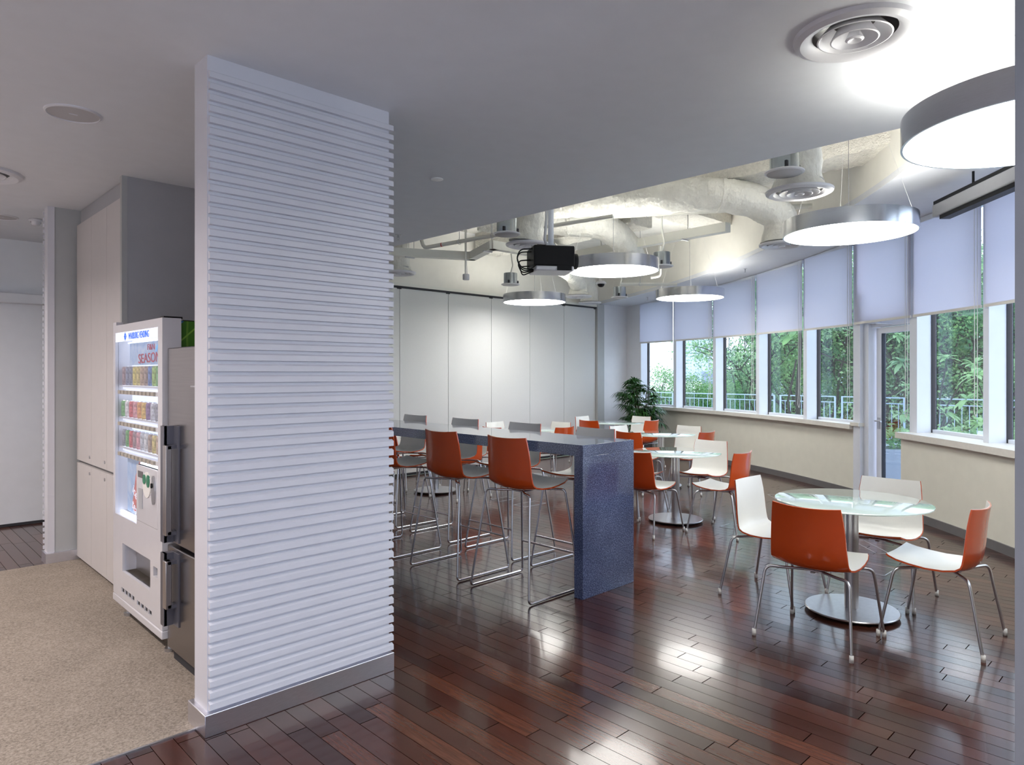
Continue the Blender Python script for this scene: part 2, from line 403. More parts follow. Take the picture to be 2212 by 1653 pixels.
def leaf_graphic():
    """big green leaf with a few veins printed on a white panel (object space: y across, z up)"""
    m, n, l, p = nodes('leaf_print')
    t = n.new('ShaderNodeTexCoord'); sp = n.new('ShaderNodeSeparateXYZ'); l.new(t.outputs['Object'], sp.inputs[0])
    x, z = sp.outputs['X'], sp.outputs['Z']
    nzz = n.new('ShaderNodeTexNoise'); nzz.inputs['Scale'].default_value = 14; l.new(t.outputs['Object'], nzz.inputs['Vector'])
    # midrib runs up to the right; leaf edge above it
    d = mth(n, l, 'SUBTRACT', x, z)            # grows away below the edge
    edge = mth(n, l, 'GREATER_THAN', d, -.64)
    wv = n.new('ShaderNodeTexWave'); wv.inputs['Scale'].default_value = 5; wv.inputs['Distortion'].default_value = 1.5
    l.new(t.outputs['Object'], wv.inputs['Vector'])
    vein = mth(n, l, 'LESS_THAN', mth(n, l, 'ABSOLUTE', mth(n, l, 'SUBTRACT', mth(n, l, 'MULTIPLY', x, .94), mth(n, l, 'ADD', z, -.526))), .006)
    vn2 = mth(n, l, 'MULTIPLY', mth(n, l, 'GREATER_THAN', wv.outputs['Fac'], .93), .5)
    v = mth(n, l, 'MAXIMUM', vein, vn2)
    r = n.new('ShaderNodeMix'); r.data_type = 'RGBA'; r.inputs['A'].default_value = (.05, .17, .012, 1); r.inputs['B'].default_value = (.20, .40, .05, 1); l.new(v, r.inputs['Factor'])
    sky = n.new('ShaderNodeValToRGB'); sky.color_ramp.elements[0].color = (.55, .62, .72, 1); sky.color_ramp.elements[1].color = (.06, .25, .50, 1)
    sky.color_ramp.elements[0].position = .52; sky.color_ramp.elements[1].position = .6; l.new(nzz.outputs['Fac'], sky.inputs['Fac'])
    q = n.new('ShaderNodeMix'); q.data_type = 'RGBA'; l.new(edge, q.inputs['Factor']); l.new(sky.outputs['Color'], q.inputs['A']); l.new(r.outputs['Result'], q.inputs['B'])
    l.new(q.outputs['Result'], p.inputs['Base Color']); p.inputs['Roughness'].default_value = .35
    return m
M['leafprint'] = leaf_graphic()

def poster_mat():
    m, n, l, p = nodes('ice_tea_print')
    t = n.new('ShaderNodeTexCoord'); a = n.new('ShaderNodeTexNoise'); a.inputs['Scale'].default_value = 9; a.inputs['Distortion'].default_value = 1.5
    r = n.new('ShaderNodeValToRGB'); e = r.color_ramp.elements; e[0].position = .4; e[0].color = (.36, .50, .72, 1); e[1].position = .7; e[1].color = (.55, .64, .78, 1)
    l.new(t.outputs['Object'], a.inputs['Vector']); l.new(a.outputs['Fac'], r.inputs['Fac']); l.new(r.outputs['Color'], p.inputs['Base Color'])
    l.new(r.outputs['Color'], p.inputs['Emission Color']); p.inputs['Emission Strength'].default_value = .12
    return m
M['poster'] = poster_mat()

# ------------------------------------------------------------------ setting: arcs of the window wall
H = 2.98                 # low ceiling
HT = 3.95                # upper slab
YB = 8.76                # back wall
WC = (-2.68, 12.36)      # centre of the window arc
BC = (-.23, 11.24)       # centre of the bulkhead arc
def wp(th, r): return (WC[0] + r * cos(th), WC[1] + r * sin(th))
def bpnt(th, r): return (BC[0] + r * cos(th), BC[1] + r * sin(th))
def zsof(th):            # the window soffit rises gently from the back wall
    if th > -.656: return 3.0 + .28 * max(0, (-.24 - th)) / .416
    return 3.285
GAPS = [-.2733, -.3463, -.4243, -.5033, -.582, -.6562, -.7318, -.8077, -.8835, -.960, -1.036]
TH_END = -1.235

def frange(a, b_, n): return [a + (b_ - a) * i / n for i in range(n + 1)]
arc_out = [wp(t, 15.3) for t in frange(-.2424, TH_END, 40)]
floor_poly = [(-2.0, YB)] + [(-2.0, -3.0), (2.0, -3.0)] + list(reversed(arc_out)) 
struct(MB().prism(floor_poly, -.06, 0).build('floor', M['wood']))
struct(MB().box(-1.99, 2.0, 3.16, 6.76, -.01, .004).build('floor_carpet', M['carpet']))
struct(MB().box(-1.99, 1.14, 3.148, 3.16, -.01, .006).build('trim_1', M['steel']))
# low ceiling slab with its straight edge
HOLES = [(2.965, 1.028, .172), (.655, 5.95, .172)]        # openings for the recessed diffusers
bm = bmesh.new()
def loop(pts):
    vs = [bm.verts.new(p) for p in pts]; return [bm.edges.new((vs[i], vs[(i + 1) % len(vs)])) for i in range(len(vs))]
for z_ in (H, H + .12):
    ed = loop([(-2.0, -3.0, z_), (4.3, -3.0, z_), (4.3, YB, z_), (-2.0, YB, z_)])
    for hx, hy, hr in HOLES: ed += loop([(hx + hr * cos(2 * pi * k / 48), hy + hr * sin(2 * pi * k / 48), z_) for k in range(48)])
    bmesh.ops.triangle_fill(bm, edges=ed, use_beauty=True)
for poly in [[(-2.0, -3.0), (4.3, -3.0), (4.3, YB), (-2.0, YB)]] + [[(hx + hr * cos(2 * pi * k / 48), hy + hr * sin(2 * pi * k / 48)) for k in range(48)] for hx, hy, hr in HOLES]:
    for k in range(len(poly)):
        a, c = poly[k], poly[(k + 1) % len(poly)]
        bm.faces.new([bm.verts.new(p) for p in ((*a, H), (*c, H), (*c, H + .12), (*a, H + .12))])
bmesh.ops.remove_doubles(bm, verts=bm.verts, dist=1e-5); bmesh.ops.recalc_face_normals(bm, faces=bm.faces)
me = bpy.data.meshes.new('ceiling'); bm.to_mesh(me); bm.free(); me.materials.append(M['ceiling'])
ceil_ = bpy.data.objects.new('ceiling', me); COL.objects.link(ceil_); struct(ceil_)
struct(MB().box(4.22, 4.3, -1.0, YB, H + .12, HT).build('ceiling_upstand', M['cream']))
struct(MB().prism([(4.22, YB), (4.22, -1.1)] + [wp(t, 15.4) for t in frange(-1.085, -.2424, 20)], HT, HT + .12).build('ceiling_upper', M['slab']))
# curved bulkhead
def arc_wall(mb, cfun, t0, t1, r0, r1, z0, z1, n=40, mi=0):
    ts = frange(t0, t1, n)
    z0f = z0 if callable(z0) else (lambda t: z0); z1f = z1 if callable(z1) else (lambda t: z1)
    vs = []
    for t in ts:
        for r in (r0, r1):
            x, y = cfun(t, r)
            vs += [(x, y, z0f(t)), (x, y, z1f(t))]
    fs = []
    for i in range(n):
        a = i * 4; c = a + 4
        fs += [(a, a + 1, c + 1, c), (a + 2, c + 2, c + 3, a + 3), (a, c, c + 2, a + 2), (a + 1, a + 3, c + 3, c + 1)]
    fs += [(0, 2, 3, 1), (n * 4, n * 4 + 1, n * 4 + 3, n * 4 + 2)]
    return mb.add(vs, fs, mi)
B0, B1 = -.2174, -1.166
O0, O1 = -.2424, -1.085
def tmap(tb): return O0 + (tb - B0) / (B1 - B0) * (O1 - O0)
struct(arc_wall(MB(), bpnt, B0, B1, 11.502, 11.62, lambda t: zsof(tmap(t)) + .03, HT, 48).build('wall_bulkhead', M['cream'], auto=True))
mb = MB(); vs = []; n = 48
for i in range(n + 1):
    tb = B0 + (B1 - B0) * i / n; to = tmap(tb); z = zsof(to)
    a = bpnt(tb, 11.5); c = wp(to, 15.35)
    vs += [(a[0], a[1], z), (c[0], c[1], z), (a[0], a[1], z + .06), (c[0], c[1], z + .06)]
fs = []
for i in range(n):
    a = i * 4; c = a + 4
    fs += [(a, a + 1, c + 1, c), (a + 2, c + 2, c + 3, a + 3), (a, c, c + 2, a + 2), (a + 1, a + 3, c + 3, c + 1)]
struct(mb.add(vs, fs, 0).build('ceiling_soffit', M['soffit']))
# back wall, panels, track
wb = struct(MB().box(-2.0, 12.2, YB, YB + .12, 0, HT + .1).build('wall_back', M['cream']))
tr = MB().box(3.0, 10.98, YB - .08, YB, 2.93, 2.975, 0).box(3.0, 10.98, YB - .07, YB - .01, 2.905, 2.93, 1)
struct(tr.build('trim_2', [M['tray'], M['gap']]))
xs = [3.22, 4.17, 5.125, 6.078, 7.033, 7.987, 8.939, 9.882, 10.836]
for a, c in zip(xs[:-1], xs[1:]):
    p_ = MB().box(a + .004, c - .004, YB - .045, YB - .002, .045, 2.9).build('wall_panel', M['panel'], wb)
    MB().box(c - .05, c + .03, YB - .05, YB - .02, 2.885, 2.906).build('hanger', M['gap'], p_)
struct(MB().box(3.0, 10.84, YB - .03, YB - .003, .0, .045).build('baseboard_back', M['gap']))
struct(MB().box(10.845, 11.06, YB - .10, YB, 0, 2.99).build('trim_3', M['slab_grey'], bevel=.004))
struct(MB().box(11.06, 12.1, YB - .04, YB, 0, 3.03).build('wall_corner', M['white_wall']))
# far left: part of the back wall seen past the cabinets
struct(MB().box(-1.9, 2.0, YB - .03, YB - .002, 2.40, H).build('wall_back_upper', M['grey_lam' if False else 'white_wall']))
sc_ = thing('projection_screen', 'wide pale screen hanging on the back wall at the far left', 'screen', (.2, YB - .05, 0))
MB().box(-1.6, 1.7, -.11, .02, 2.31, 2.415).build('screen_case', M['white_wall'], sc_, bevel=.01)
MB().box(-1.58, 1.68, -.02, 0.01, .03, 2.31).build('screen_fabric', M['white_wall'], sc_)
MB().box(-1.58, 1.68, -.03, .015, .005, .03).build('bottom_bar', M['gap'], sc_)
# closing walls out of view
struct(MB().box(-2.12, -2.0, -3.0, YB, 0, H + .1).build('wall_left', M['white_wall']))
struct(MB().box(-2.12, -1.6, -3.12, -3.0, 0, H + .1).box(1.6, 2.0, -3.12, -3.0, 0, H + .1).box(-1.6, 1.6, -3.12, -3.0, 0, .4).box(-1.6, 1.6, -3.12, -3.0, 2.75, H + .1).build('wall_near', M['white_wall']))
wn_ = shell_empty('window_20')  # unseen window, added to bring cool daylight onto the ribbed partition and ceiling
wf = MB()
for x_ in (-1.6, -.54, .50, 1.55): wf.box(x_, x_ + .05, -3.09, -3.02, .4, 2.75)
wf.box(-1.6, 1.6, -3.09, -3.02, .4, .45).box(-1.6, 1.6, -3.09, -3.02, 2.70, 2.75).build('window_frame', M['frame'], wn_)
MB().box(-1.6, 1.6, -3.06, -3.054, .4, 2.75).build('glass_pane', M['clear'], wn_)
struct(MB().box(1.80, 2.0, -3.0, .298, 0, H).build('wall_right', M['pillar']))
# wall behind fridge and machine
struct(MB().box(2.0, 2.085, 3.235, 6.76, 0, H).build('wall_pantry', M['grey_lam']))

# the ribbed partition in the foreground
part_ = struct(MB().box(1.13, 2.075, 3.075, 3.225, .0, H).build('wall_partition', M['rib']))
mb = MB(); z = .105; pitch = .0495
while z + pitch < H - .01:
    # rib: sloped top, flat face, undercut
    zb = z; pf = [(0, zb), (-.020, zb + .002), (-.020, zb + .028), (-.004, zb + .036), (0, zb + .036)]
    vs = [(1.134, 3.076 + a, h_) for a, h_ in pf] + [(2.093, 3.076 + a, h_) for a, h_ in pf]; k = len(pf)
    mb.add(vs, [tuple(range(k)), tuple(range(2 * k - 1, k - 1, -1))] + [(i, i + k, i + 1 + k, i + 1) for i in range(k - 1)])
    z += pitch
mb.build('ribbed_cladding', M['rib'], part_)
struct(MB().box(1.108, 2.088, 3.043, 3.25, 0, .098).build('baseboard_partition', M['kick'], bevel=.003))
# the far slab by the cabinets
fs_ = struct(MB().box(1.20, 1.99, 6.78, 6.89, 0, H).build('wall_cabinet_end', M['slab_grey']))
MB().box(1.195, 1.245, 6.772, 6.888, .0, H).build('edge_strip', M['rib'], fs_)
mb = MB(); z = .1
while z < H - .05:
    mb.box(1.185, 1.99, 6.89, 6.91, z, z + .028); z += pitch
mb.build('ribbed_cladding', M['rib'], fs_)
struct(MB().box(1.178, 1.42, 6.745, 6.92, 0, .085).build('baseboard_cabinet_end', M['kick']))

# ------------------------------------------------------------------ window wall
def arc_box(mb, t0, t1, r0, r1, z0, z1, mi=0, n=6): return arc_wall(mb, wp, t0, t1, r0, r1, z0, z1, n, mi)
RB = 15.0                                   # blinds
sillz = .93
# solid return between back wall and first window
struct(arc_box(MB(), -.2400, -.2760, 15.02, 15.2, 0, zsof, n=6).build('wall_window_return', M['white_wall']))
DT0, DT1 = -.653, -.7290                    # door opening
struct(arc_box(MB(), -.2760, DT0, 15.10, 15.34, 0, sillz - .06, n=24).build('wall_parapet_left', M['parapet'], auto=True))
struct(arc_box(MB(), -.2760, DT0 + .001, 14.99, 15.36, sillz - .06, sillz, n=24).build('trim_4', M['sill'], auto=True))
struct(arc_box(MB(), -.2760, DT0, 15.085, 15.10, 0, .085, n=24).build('baseboard_left', M['kick_grey'], auto=True))
struct(arc_box(MB(), DT1, TH_END, 14.90, 15.34, 0, sillz - .065, n=30).build('wall_parapet_right', M['parapet'], auto=True))
struct(arc_box(MB(), DT1 + .001, TH_END, 14.84, 15.36, sillz - .065, sillz, n=30).build('trim_5', M['sill'], auto=True))
struct(arc_box(MB(), DT1, TH_END, 14.885, 14.90, 0, .085, n=30).build('baseboard_right', M['kick_grey'], auto=True))
nwin = 0
TOP = lambda t: zsof(t) + .0
for i in range(len(GAPS) - 1):
    t0, t1 = GAPS[i], GAPS[i + 1]
    if i == 5: continue
    nwin += 1
    we = shell_empty('window_%d' % nwin)
    n0 = .0028                                            # half fin width as an angle
    mull = MB(); arc_box(mull, t0 + n0, t0 - n0, 15.03, 15.22, sillz, TOP, n=1)
    mull.build('mullion', M['frame'], we)
    fr = MB(); arc_box(fr, t0 - n0, t1 + n0, 15.20, 15.25, sillz, sillz + .035, n=4); gk = MB(); arc_box(gk, t0 - n0, t0 - n0 - .0005, 15.19, 15.25, sillz, TOP, n=1); gk.build('gasket', M['gap'], we)
    arc_box(fr, t1 + n0 + .0012, t1 + n0, 15.20, 15.25, sillz, TOP, n=1)
    fr.build('window_frame', M['frame'], we)
    gl = MB(); arc_box(gl, t0 - n0 - .002, t1 + n0 + .002, 15.222, 15.228, sillz + .02, TOP, n=1); gl.build('glass_pane', M['clear'], we)
# last stretch closed by wall
struct(arc_box(MB(), -1.036, TH_END, 15.05, 15.3, sillz, 3.3, n=6).build('wall_window_end', M['white_wall']))
# posts beside the door + door
struct(arc_box(MB(), DT0 - .0002, DT0 - .0095, 15.03, 15.24, 0, TOP, n=1).build('trim_6', M['frame'], auto=True))
cp = MB(); arc_box(cp, DT0 + .0015, DT0 - .0105, 15.0, 15.10, sillz - .015, sillz + .03, n=1)
struct(cp.build('trim_7', M['sill']))
struct(arc_box(MB(), DT1 + .0030, DT1 - .0025, 15.03, 15.22, 0, TOP, n=1).build('trim_8', M['frame']))
dr = shell_empty('door_1')
ta, tb = DT0 - .0100, DT1 + .0032
fr = MB(); arc_box(fr, ta, ta - .006, 15.08, 15.24, 0, 2.62, n=1); arc_box(fr, ta, tb, 15.12, 15.24, 2.16, 2.30, n=2)
fr.build('door_frame', M['frame'], dr)
lf = MB(); la, lb = ta - .0085, tb - .0001
arc_box(lf, la, la - .0062, 15.16, 15.22, .01, 2.15, n=1); arc_box(lf, lb + .0045, lb, 15.16, 15.22, .01, 2.15, n=1)
arc_box(lf, la, lb, 15.16, 15.22, 2.08, 2.15, n=2); arc_box(lf, la, lb, 15.16, 15.22, .01, .12, n=2)
leaf_ = lf.build('door_leaf', M['frame'], dr)
gl = MB(); arc_box(gl, la - .006, lb + .0045, 15.185, 15.193, .12, 2.08, n=1); gl.build('glass_pane', M['clear2'], leaf_)
gl = MB(); arc_box(gl, la - .0055, la - .0066, 15.165, 15.215, .12, 2.08, n=1); gl.build('gasket', M['gap'], leaf_)
gl = MB(); arc_box(gl, ta - .006, tb, 15.222, 15.228, 2.30, TOP, n=1); gl.build('transom_pane', M['clear'], dr)
hp = wp(la - .0035, 15.16); an = la
hb = MB(); hd = lambda t, r, z_: Vector((*wp(t, r), z_))
hb.tube(fillet([hd(la - .0032, 15.16, 1.0), hd(la - .0032, 15.10, 1.0), hd(la - .0118, 15.10, 1.0)], .015), .009, 8)
arc_box(hb, la - .0020, la - .0046, 15.150, 15.162, .90, 1.04, n=1)
hb.build('door_handle', M['steel'], leaf_)
cl = MB(); arc_box(cl, ta - .003, ta - .019, 15.07, 15.13, 2.20, 2.26, n=1)
cl.tube([hd(ta - .016, 15.10, 2.20), hd(ta - .022, 15.02, 2.19), hd(ta - .034, 15.14, 2.17)], .009, 6); cl.build('door_closer', M['frame'], dr)

# blinds
names = ['window nearest the potted palm', 'second window from the potted palm', 'third window from the potted palm',
         'window above the middle of the parapet', 'last window before the glass door', 'glass door',
         'wide window just right of the glass door', 'window at the right edge of the room', 'window hidden beyond the grey pillar', 'last window beyond the pillar']
zb_off = [0, .0, .0, .0, -.01, 0, .0, .0, 0, 0]
for i in range(8):
    t0, t1 = GAPS[i], GAPS[i + 1]; g = .0016
    be = thing('roller_blind', 'pale roller blind pulled down over the ' + names[i], 'blind', (*wp((t0 + t1) / 2, RB), 0), 0, 'roller blinds along the window wall')
    ox, oy = be.location.x, be.location.y
    zb = 2.235 + zb_off[i]; tt = (t0 - g, t1 + g)
    a0, a1 = wp(tt[0], RB), wp(tt[1], RB)
    def flat(mb_, rr0, rr1, z0, z1):
        p0, p1, q0, q1 = wp(tt[0], rr0), wp(tt[1], rr0), wp(tt[0], rr1), wp(tt[1], rr1)
        z1f = z1 if callable(z1) else (lambda t: z1)
        vs = [(p[0] - ox, p[1] - oy, zz) for p, t in ((p0, tt[0]), (p1, tt[1]), (q1, tt[1]), (q0, tt[0])) for zz in (z0, z1f(t))]
        mb_.add(vs, [(0, 2, 4, 6), (1, 7, 5, 3), (0, 1, 3, 2), (2, 3, 5, 4), (4, 5, 7, 6), (6, 7, 1, 0)])
        return mb_
    flat(MB(), RB, RB + .0015, zb, lambda t: zsof(t) - .005).build('fabric', M['blind'], be)
    flat(MB(), RB - .008, RB + .010, zb - .028, zb).build('bottom_bar', M['sill'], be)
    flat(MB(), RB - .004, RB + .05, zsof(t1) - .06, lambda t: zsof(t) - .004).build('roller_tube', M['frame'], be)
    if i != 0:
        c0 = wp(tt[1] + .0035, RB - .03); c1 = wp(tt[1] + .0005, RB - .03); zl = 1.08 if i % 2 else 1.16
        pts = [(c0[0] - ox, c0[1] - oy, zsof(t1) - .03), (c0[0] - ox + .01, c0[1] - oy, zl + .25), (c0[0] - ox - .01, c0[1] - oy, zl + .06),
               ((c0[0] + c1[0]) / 2 - ox, (c0[1] + c1[1]) / 2 - oy, zl), (c1[0] - ox, c1[1] - oy, zl + .07), (c1[0] - ox, c1[1] - oy, zsof(t1) - .03)]
        MB().tube(fillet(pts, .06), .0032, 6, cap=False).build('pull_chain', M['cord'], be)

# projection screen case under the soffit
sx = thing('screen_case', 'long grey screen case with black slot hung before the window blinds', 'screen case', (6.45, 1.13, 3.07))
ang = atan2(1.77 - 1.06, 7.22 - 6.37)
MB().obox((-.20, -.17), ang, 1.25, .065, -.05, .065).build('housing', M['grey_lam'], sx, bevel=.012)
MB().obox((-.24, -.20), ang, 1.20, .045, -.085, -.05).build('slot_rail', M['black'], sx)
MB().obox((-.22, -.15), ang, 1.26, .02, .065, .10).build('top_rail', M['black'], sx)
for s_ in (-.7, .7):
    MB().tube([(-.2 + s_ * cos(ang), -.17 + s_ * sin(ang), .09), (-.2 + s_ * cos(ang), -.17 + s_ * sin(ang), .215)], .01, 8).build('hanger_rod', M['black'], sx)

# ------------------------------------------------------------------ pendant drum lamps
def make_pendant(x, y, zb, label, top):
    t = thing('drum_pendant_lamp', label, 'lamp', (x, y, zb), 0, 'round drum pendants')
    MB().lathe([(.49, 0), (.5, 0), (.5, .125), (.49, .125)], seg=96, closed=True).build('drum_ring', M['alu'], t, auto=True)
    MB().lathe([(.0001, .006), (.491, .006), (.491, .010), (.0001, .010)], seg=64, smooth=False).build('bottom_diffuser', M['lamp_white'], t)
    MB().lathe([(.0001, .108), (.40, .108), (.40, .112), (.0001, .112)], seg=64, smooth=False).build('top_diffuser', M['lamp_up'], t)
    h = top - zb
    for k in range(3):
        a = 2 * pi * k / 3 + .5
        MB().tube([(.47 * cos(a), .47 * sin(a), .12), (.12 * cos(a), .12 * sin(a), h)], .0009, 5).build('suspension_wire', M['cord'], t)
    MB().tube([(0, 0, .11), (.01, .005, h * .5), (0, 0, h)], .0022, 6).build('power_cord', M['pillar'], t)
    MB().cyl(.06, h - .03, h, seg=24).build('ceiling_rose', M['tray'], t)
    return t
make_pendant(5.84, 2.07, 2.715, 'drum pendant lamp hanging above the nearest round glass table', HT)
make_pendant(6.11, 4.66, 2.72, 'drum pendant lamp right beside the black projector', HT)
make_pendant(9.09, 5.50, 2.72, 'drum pendant lamp hanging against the cream bulkhead, above the middle windows', HT)
make_pendant(7.86, 7.56, 2.72, 'drum pendant lamp closest to the panelled back wall', HT)
make_pendant(3.56, .51, 2.585, 'huge nearest drum pendant lamp cut by the right edge of the photo', H)

# unseen fill lights shaped as downlights, added behind and left of the camera
def fill_light(x, y, label, watt, col):
    t = thing('added_fill_downlight', label, 'fill_light', (x, y, H), 0, 'added fill lights out of view')
    MB().lathe([(.05, -.012), (.075, -.006), (.08, 0), (.055, 0)], seg=32, closed=True).build('trim_ring', M['vent'], t)
    ld = bpy.data.lights.new('added_fill_lamp', 'AREA'); ld.shape = 'DISK'; ld.size = .10; ld.energy = watt; ld.color = col
    try: ld.spread = radians(150)
    except Exception: pass
    lo = bpy.data.objects.new('added_fill_lamp', ld); COL.objects.link(lo); lo.parent = t; lo.location = (0, 0, -.014)
WARM = (1, .90, .86); COOL = (.80, .86, 1)
dli = 0
for x, y, q, c in [(-.7, 1.6, 1, WARM), (-.7, 3.4, 1.1, WARM), (-.7, 5.2, 1.3, WARM), (-.5, 7.3, 1.2, WARM),
                   (-.9, -.6, 1.0, COOL), (.6, -1.6, 1.5, COOL), (1.4, -.9, 1.2, COOL)]:
    DL = ['over the near edge of the carpet', 'over the middle of the carpet', 'over the carpet across from the cabinets', 'by the far left wall',
          'behind the camera on the left', 'by the added window behind the camera', 'beside the grey pillar']
    fill_light(x, y, 'unseen added ceiling downlight ' + DL[dli], FILL_LIGHT_W * q, c); dli += 1

# ------------------------------------------------------------------ chairs
PROF = [(.256, .470), (.240, .462), (.195, .448), (.12, .436), (.03, .428), (-.06, .425), (-.125, .431), (-.165, .447), (-.190, .475),
        (-.202, .515), (-.209, .57), (-.215, .64), (-.222, .71), (-.231, .77), (-.238, .805)]
HW = [.196, .205, .216, .224, .229, .230, .229, .227, .225, .223, .220, .216, .210, .203, .197]
def shell_layers(dz=0.):
    n = len(PROF); NU = 16; grid = []; nor = []
    # tangents in profile
    for i, (x, z) in enumerate(PROF):
        a = PROF[max(0, i - 1)]; c = PROF[min(n - 1, i + 1)]
        tx, tz = c[0] - a[0], c[1] - a[1]; L = hypot(tx, tz); nx, nz_ = tz / L, -tx / L     # inner side normal (up on the seat, forward on the back)
        row = []; up = i / (n - 1)
        curl = .014 + .030 * min(1, max(0, (up - .30) / .3))
        for j in range(NU + 1):
            u = -1 + 2 * j / NU
            s_ = curl * abs(u) ** 2.1
            row.append(Vector((x + nx * s_, u * HW[i], z + nz_ * s_ + dz)))
        grid.append(row); nor.append(Vector((nx, 0, nz_)))
    return grid, nor, NU
def shell_mesh(off0, off1, inset=0., dz=0.):
    """slab between two offsets of the shell surface"""
    g, nor, NU = shell_layers(dz); n = len(g); vs = []
    for off in (off0, off1):
        for i in range(n):
            for j in range(NU + 1):
                p = g[i][j] + nor[i] * off
                if inset:
                    p = Vector((p.x, p.y * (1 - inset / .22), p.z))
                vs.append(p)
    W_ = NU + 1; N = n * W_; fs = []
    for i in range(n - 1):
        for j in range(NU):
            a = i * W_ + j; fs.append((a, a + 1, a + W_ + 1, a + W_)); fs.append((N + a, N + a + W_, N + a + W_ + 1, N + a + 1))
    for i in range(n - 1):
        for j in (0, NU):
            a = i * W_ + j; fs.append((a, a + W_, N + a + W_, N + a))
    for j in range(NU):
        for i in (0, n - 1):
            a = i * W_ + j; fs.append((a, a + 1, N + a + 1, N + a))
    return MB().add(vs, fs, 0, True)
def add_shell(t, dz=0.):
    a = shell_mesh(-.0045, .0045, 0, dz).build('outer_shell', M['orange'], t, auto=True)
    c = shell_mesh(.0046, .0058, .0035, dz).build('inner_shell', M['white_pl'], t, auto=True)
    a['label'] = 'orange back and underside'; c['label'] = 'white seat and back lining'
def make_chair(loc, rz, label):
    t = thing('shell_chair', label, 'chair', loc, rz, 'orange and white shell chairs around the round tables')
    add_shell(t)
    MB().box(-.09, .09, -.055, .055, .404, .414).box(-.10, .10, -.012, .012, .396, .404).build('seat_bracket', M['steel'], t, bevel=.003)
    for sx_ in (1, -1):
        for sy in (1, -1):
            kx = .150 if sx_ > 0 else -.155
            pts = [(.05 * sx_, .012 * sy, .409), (kx * .9, .15 * sy, .411), (.19 * sx_, .243 * sy, .417), (.262 * sx_, .278 * sy, .03)]
            leg = MB().tube(fillet(pts, .045, 5), .0088, 10).build('leg', M['steel'], t)
            MB().lathe([(.0001, 0), (.0125, 0), (.0115, .038), (.0001, .038)], (.266 * sx_, .280 * sy, 0), 12).build('foot_cap', M['cap'], leg)
    return t
T = {  # tables: name -> (x, y, description)
 1: (4.775, 1.675, 'the nearest table'),
 2: (6.39, 4.04, 'table past the bar end'),
 3: (8.20, 5.42, 'middle table below the sill'),
 4: (9.58, 7.23, 'table beside the potted palm'),
 5: (5.66, 7.29, 'table behind the left bar stools'),
 6: (7.45, 7.28, 'table seen over the bar counter')}
proto = None
ROLE = {'a': (-.575, 0, 0, 'shell chair, orange back to the viewer, at %s'),
        'b': (0, .535, -pi / 2, 'shell chair, white inside, far left side of %s'),
        'c': (.545, 0, pi, 'shell chair, white inside facing viewer, behind %s'),
        'd': (0, -.53, pi / 2, 'shell chair, orange back angled, right side of %s')}
JIT = {(1, 'a'): (0, -.015, 0), (1, 'b'): (0, 0, 0), (1, 'c'): (-.02, -.02, 0), (1, 'd'): (-.035, 0, 0), (2, 'd'): (-.09, -.09, 0.05), (2, 'c'): (.035, .01, .03),
       (2, 'a'): (-.03, -.03, 0), (4, 'b'): (-.02, .03, .06), (3, 'b'): (0, .02, -.05), (6, 'b'): (0, .03, .05), (5, 'c'): (.03, 0, .06)}
for k, (x, y, d) in T.items():
    for r, (dx, dy, rz, lab) in ROLE.items():
        j = JIT.get((k, r), (0, 0, 0)); loc = (x + dx + j[0], y + dy + j[1], 0.0)
        if proto is None: proto = make_chair(loc, rz + j[2], lab % d)
        else: dup(proto, loc, rz + j[2], lab % d)
# tables
tp = None
for k, (x, y, d) in T.items():
    lab = {1: 'nearest round table with pale green glass top and steel pedestal',
           2: 'round glass table on a steel pedestal just past the granite end of the bar',
           3: 'middle round glass table below the window sill, second in line toward the palm',
           4: 'farthest round glass table standing beside the potted palm',
           5: 'round table half hidden behind the left bar stools, steel disc base visible',
           6: 'round glass table seen just over the bar counter, near the back wall'}[k]
    if tp is None:
        t = tp = thing('round_table', lab, 'table', (x, y, 0), 0, 'round glass pedestal tables')
        MB().lathe([(.0001, .730), (.468, .730), (.475, .733), (.475, .739), (.468, .742), (.0001, .742)], seg=96).build('glass_top', M['tglass'], t, auto=True)
        MB().cyl(.15, .722, .730, seg=48).cyl(.06, .70, .722, seg=32).build('top_plate', M['steel'], t)
        MB().cyl(.043, .03, .705, seg=40).build('pedestal', M['steel'], t, auto=True)
        MB().lathe([(.0001, .017), (.27, .017), (.285, .020), (.287, .026), (.282, .031), (.05, .034), (.0001, .034)], seg=96).build('base_disc', M['steel'], t, auto=True)
        for q in range(4):
            a = pi / 4 + q * pi / 2
            MB().cyl(.016, 0, .012, (.225 * cos(a), .225 * sin(a)), 16).cyl(.007, .012, .02, (.225 * cos(a), .225 * sin(a)), 10).build('levelling_foot', M['black'], t)
    else: dup(tp, (x, y, 0), k * .7, lab)

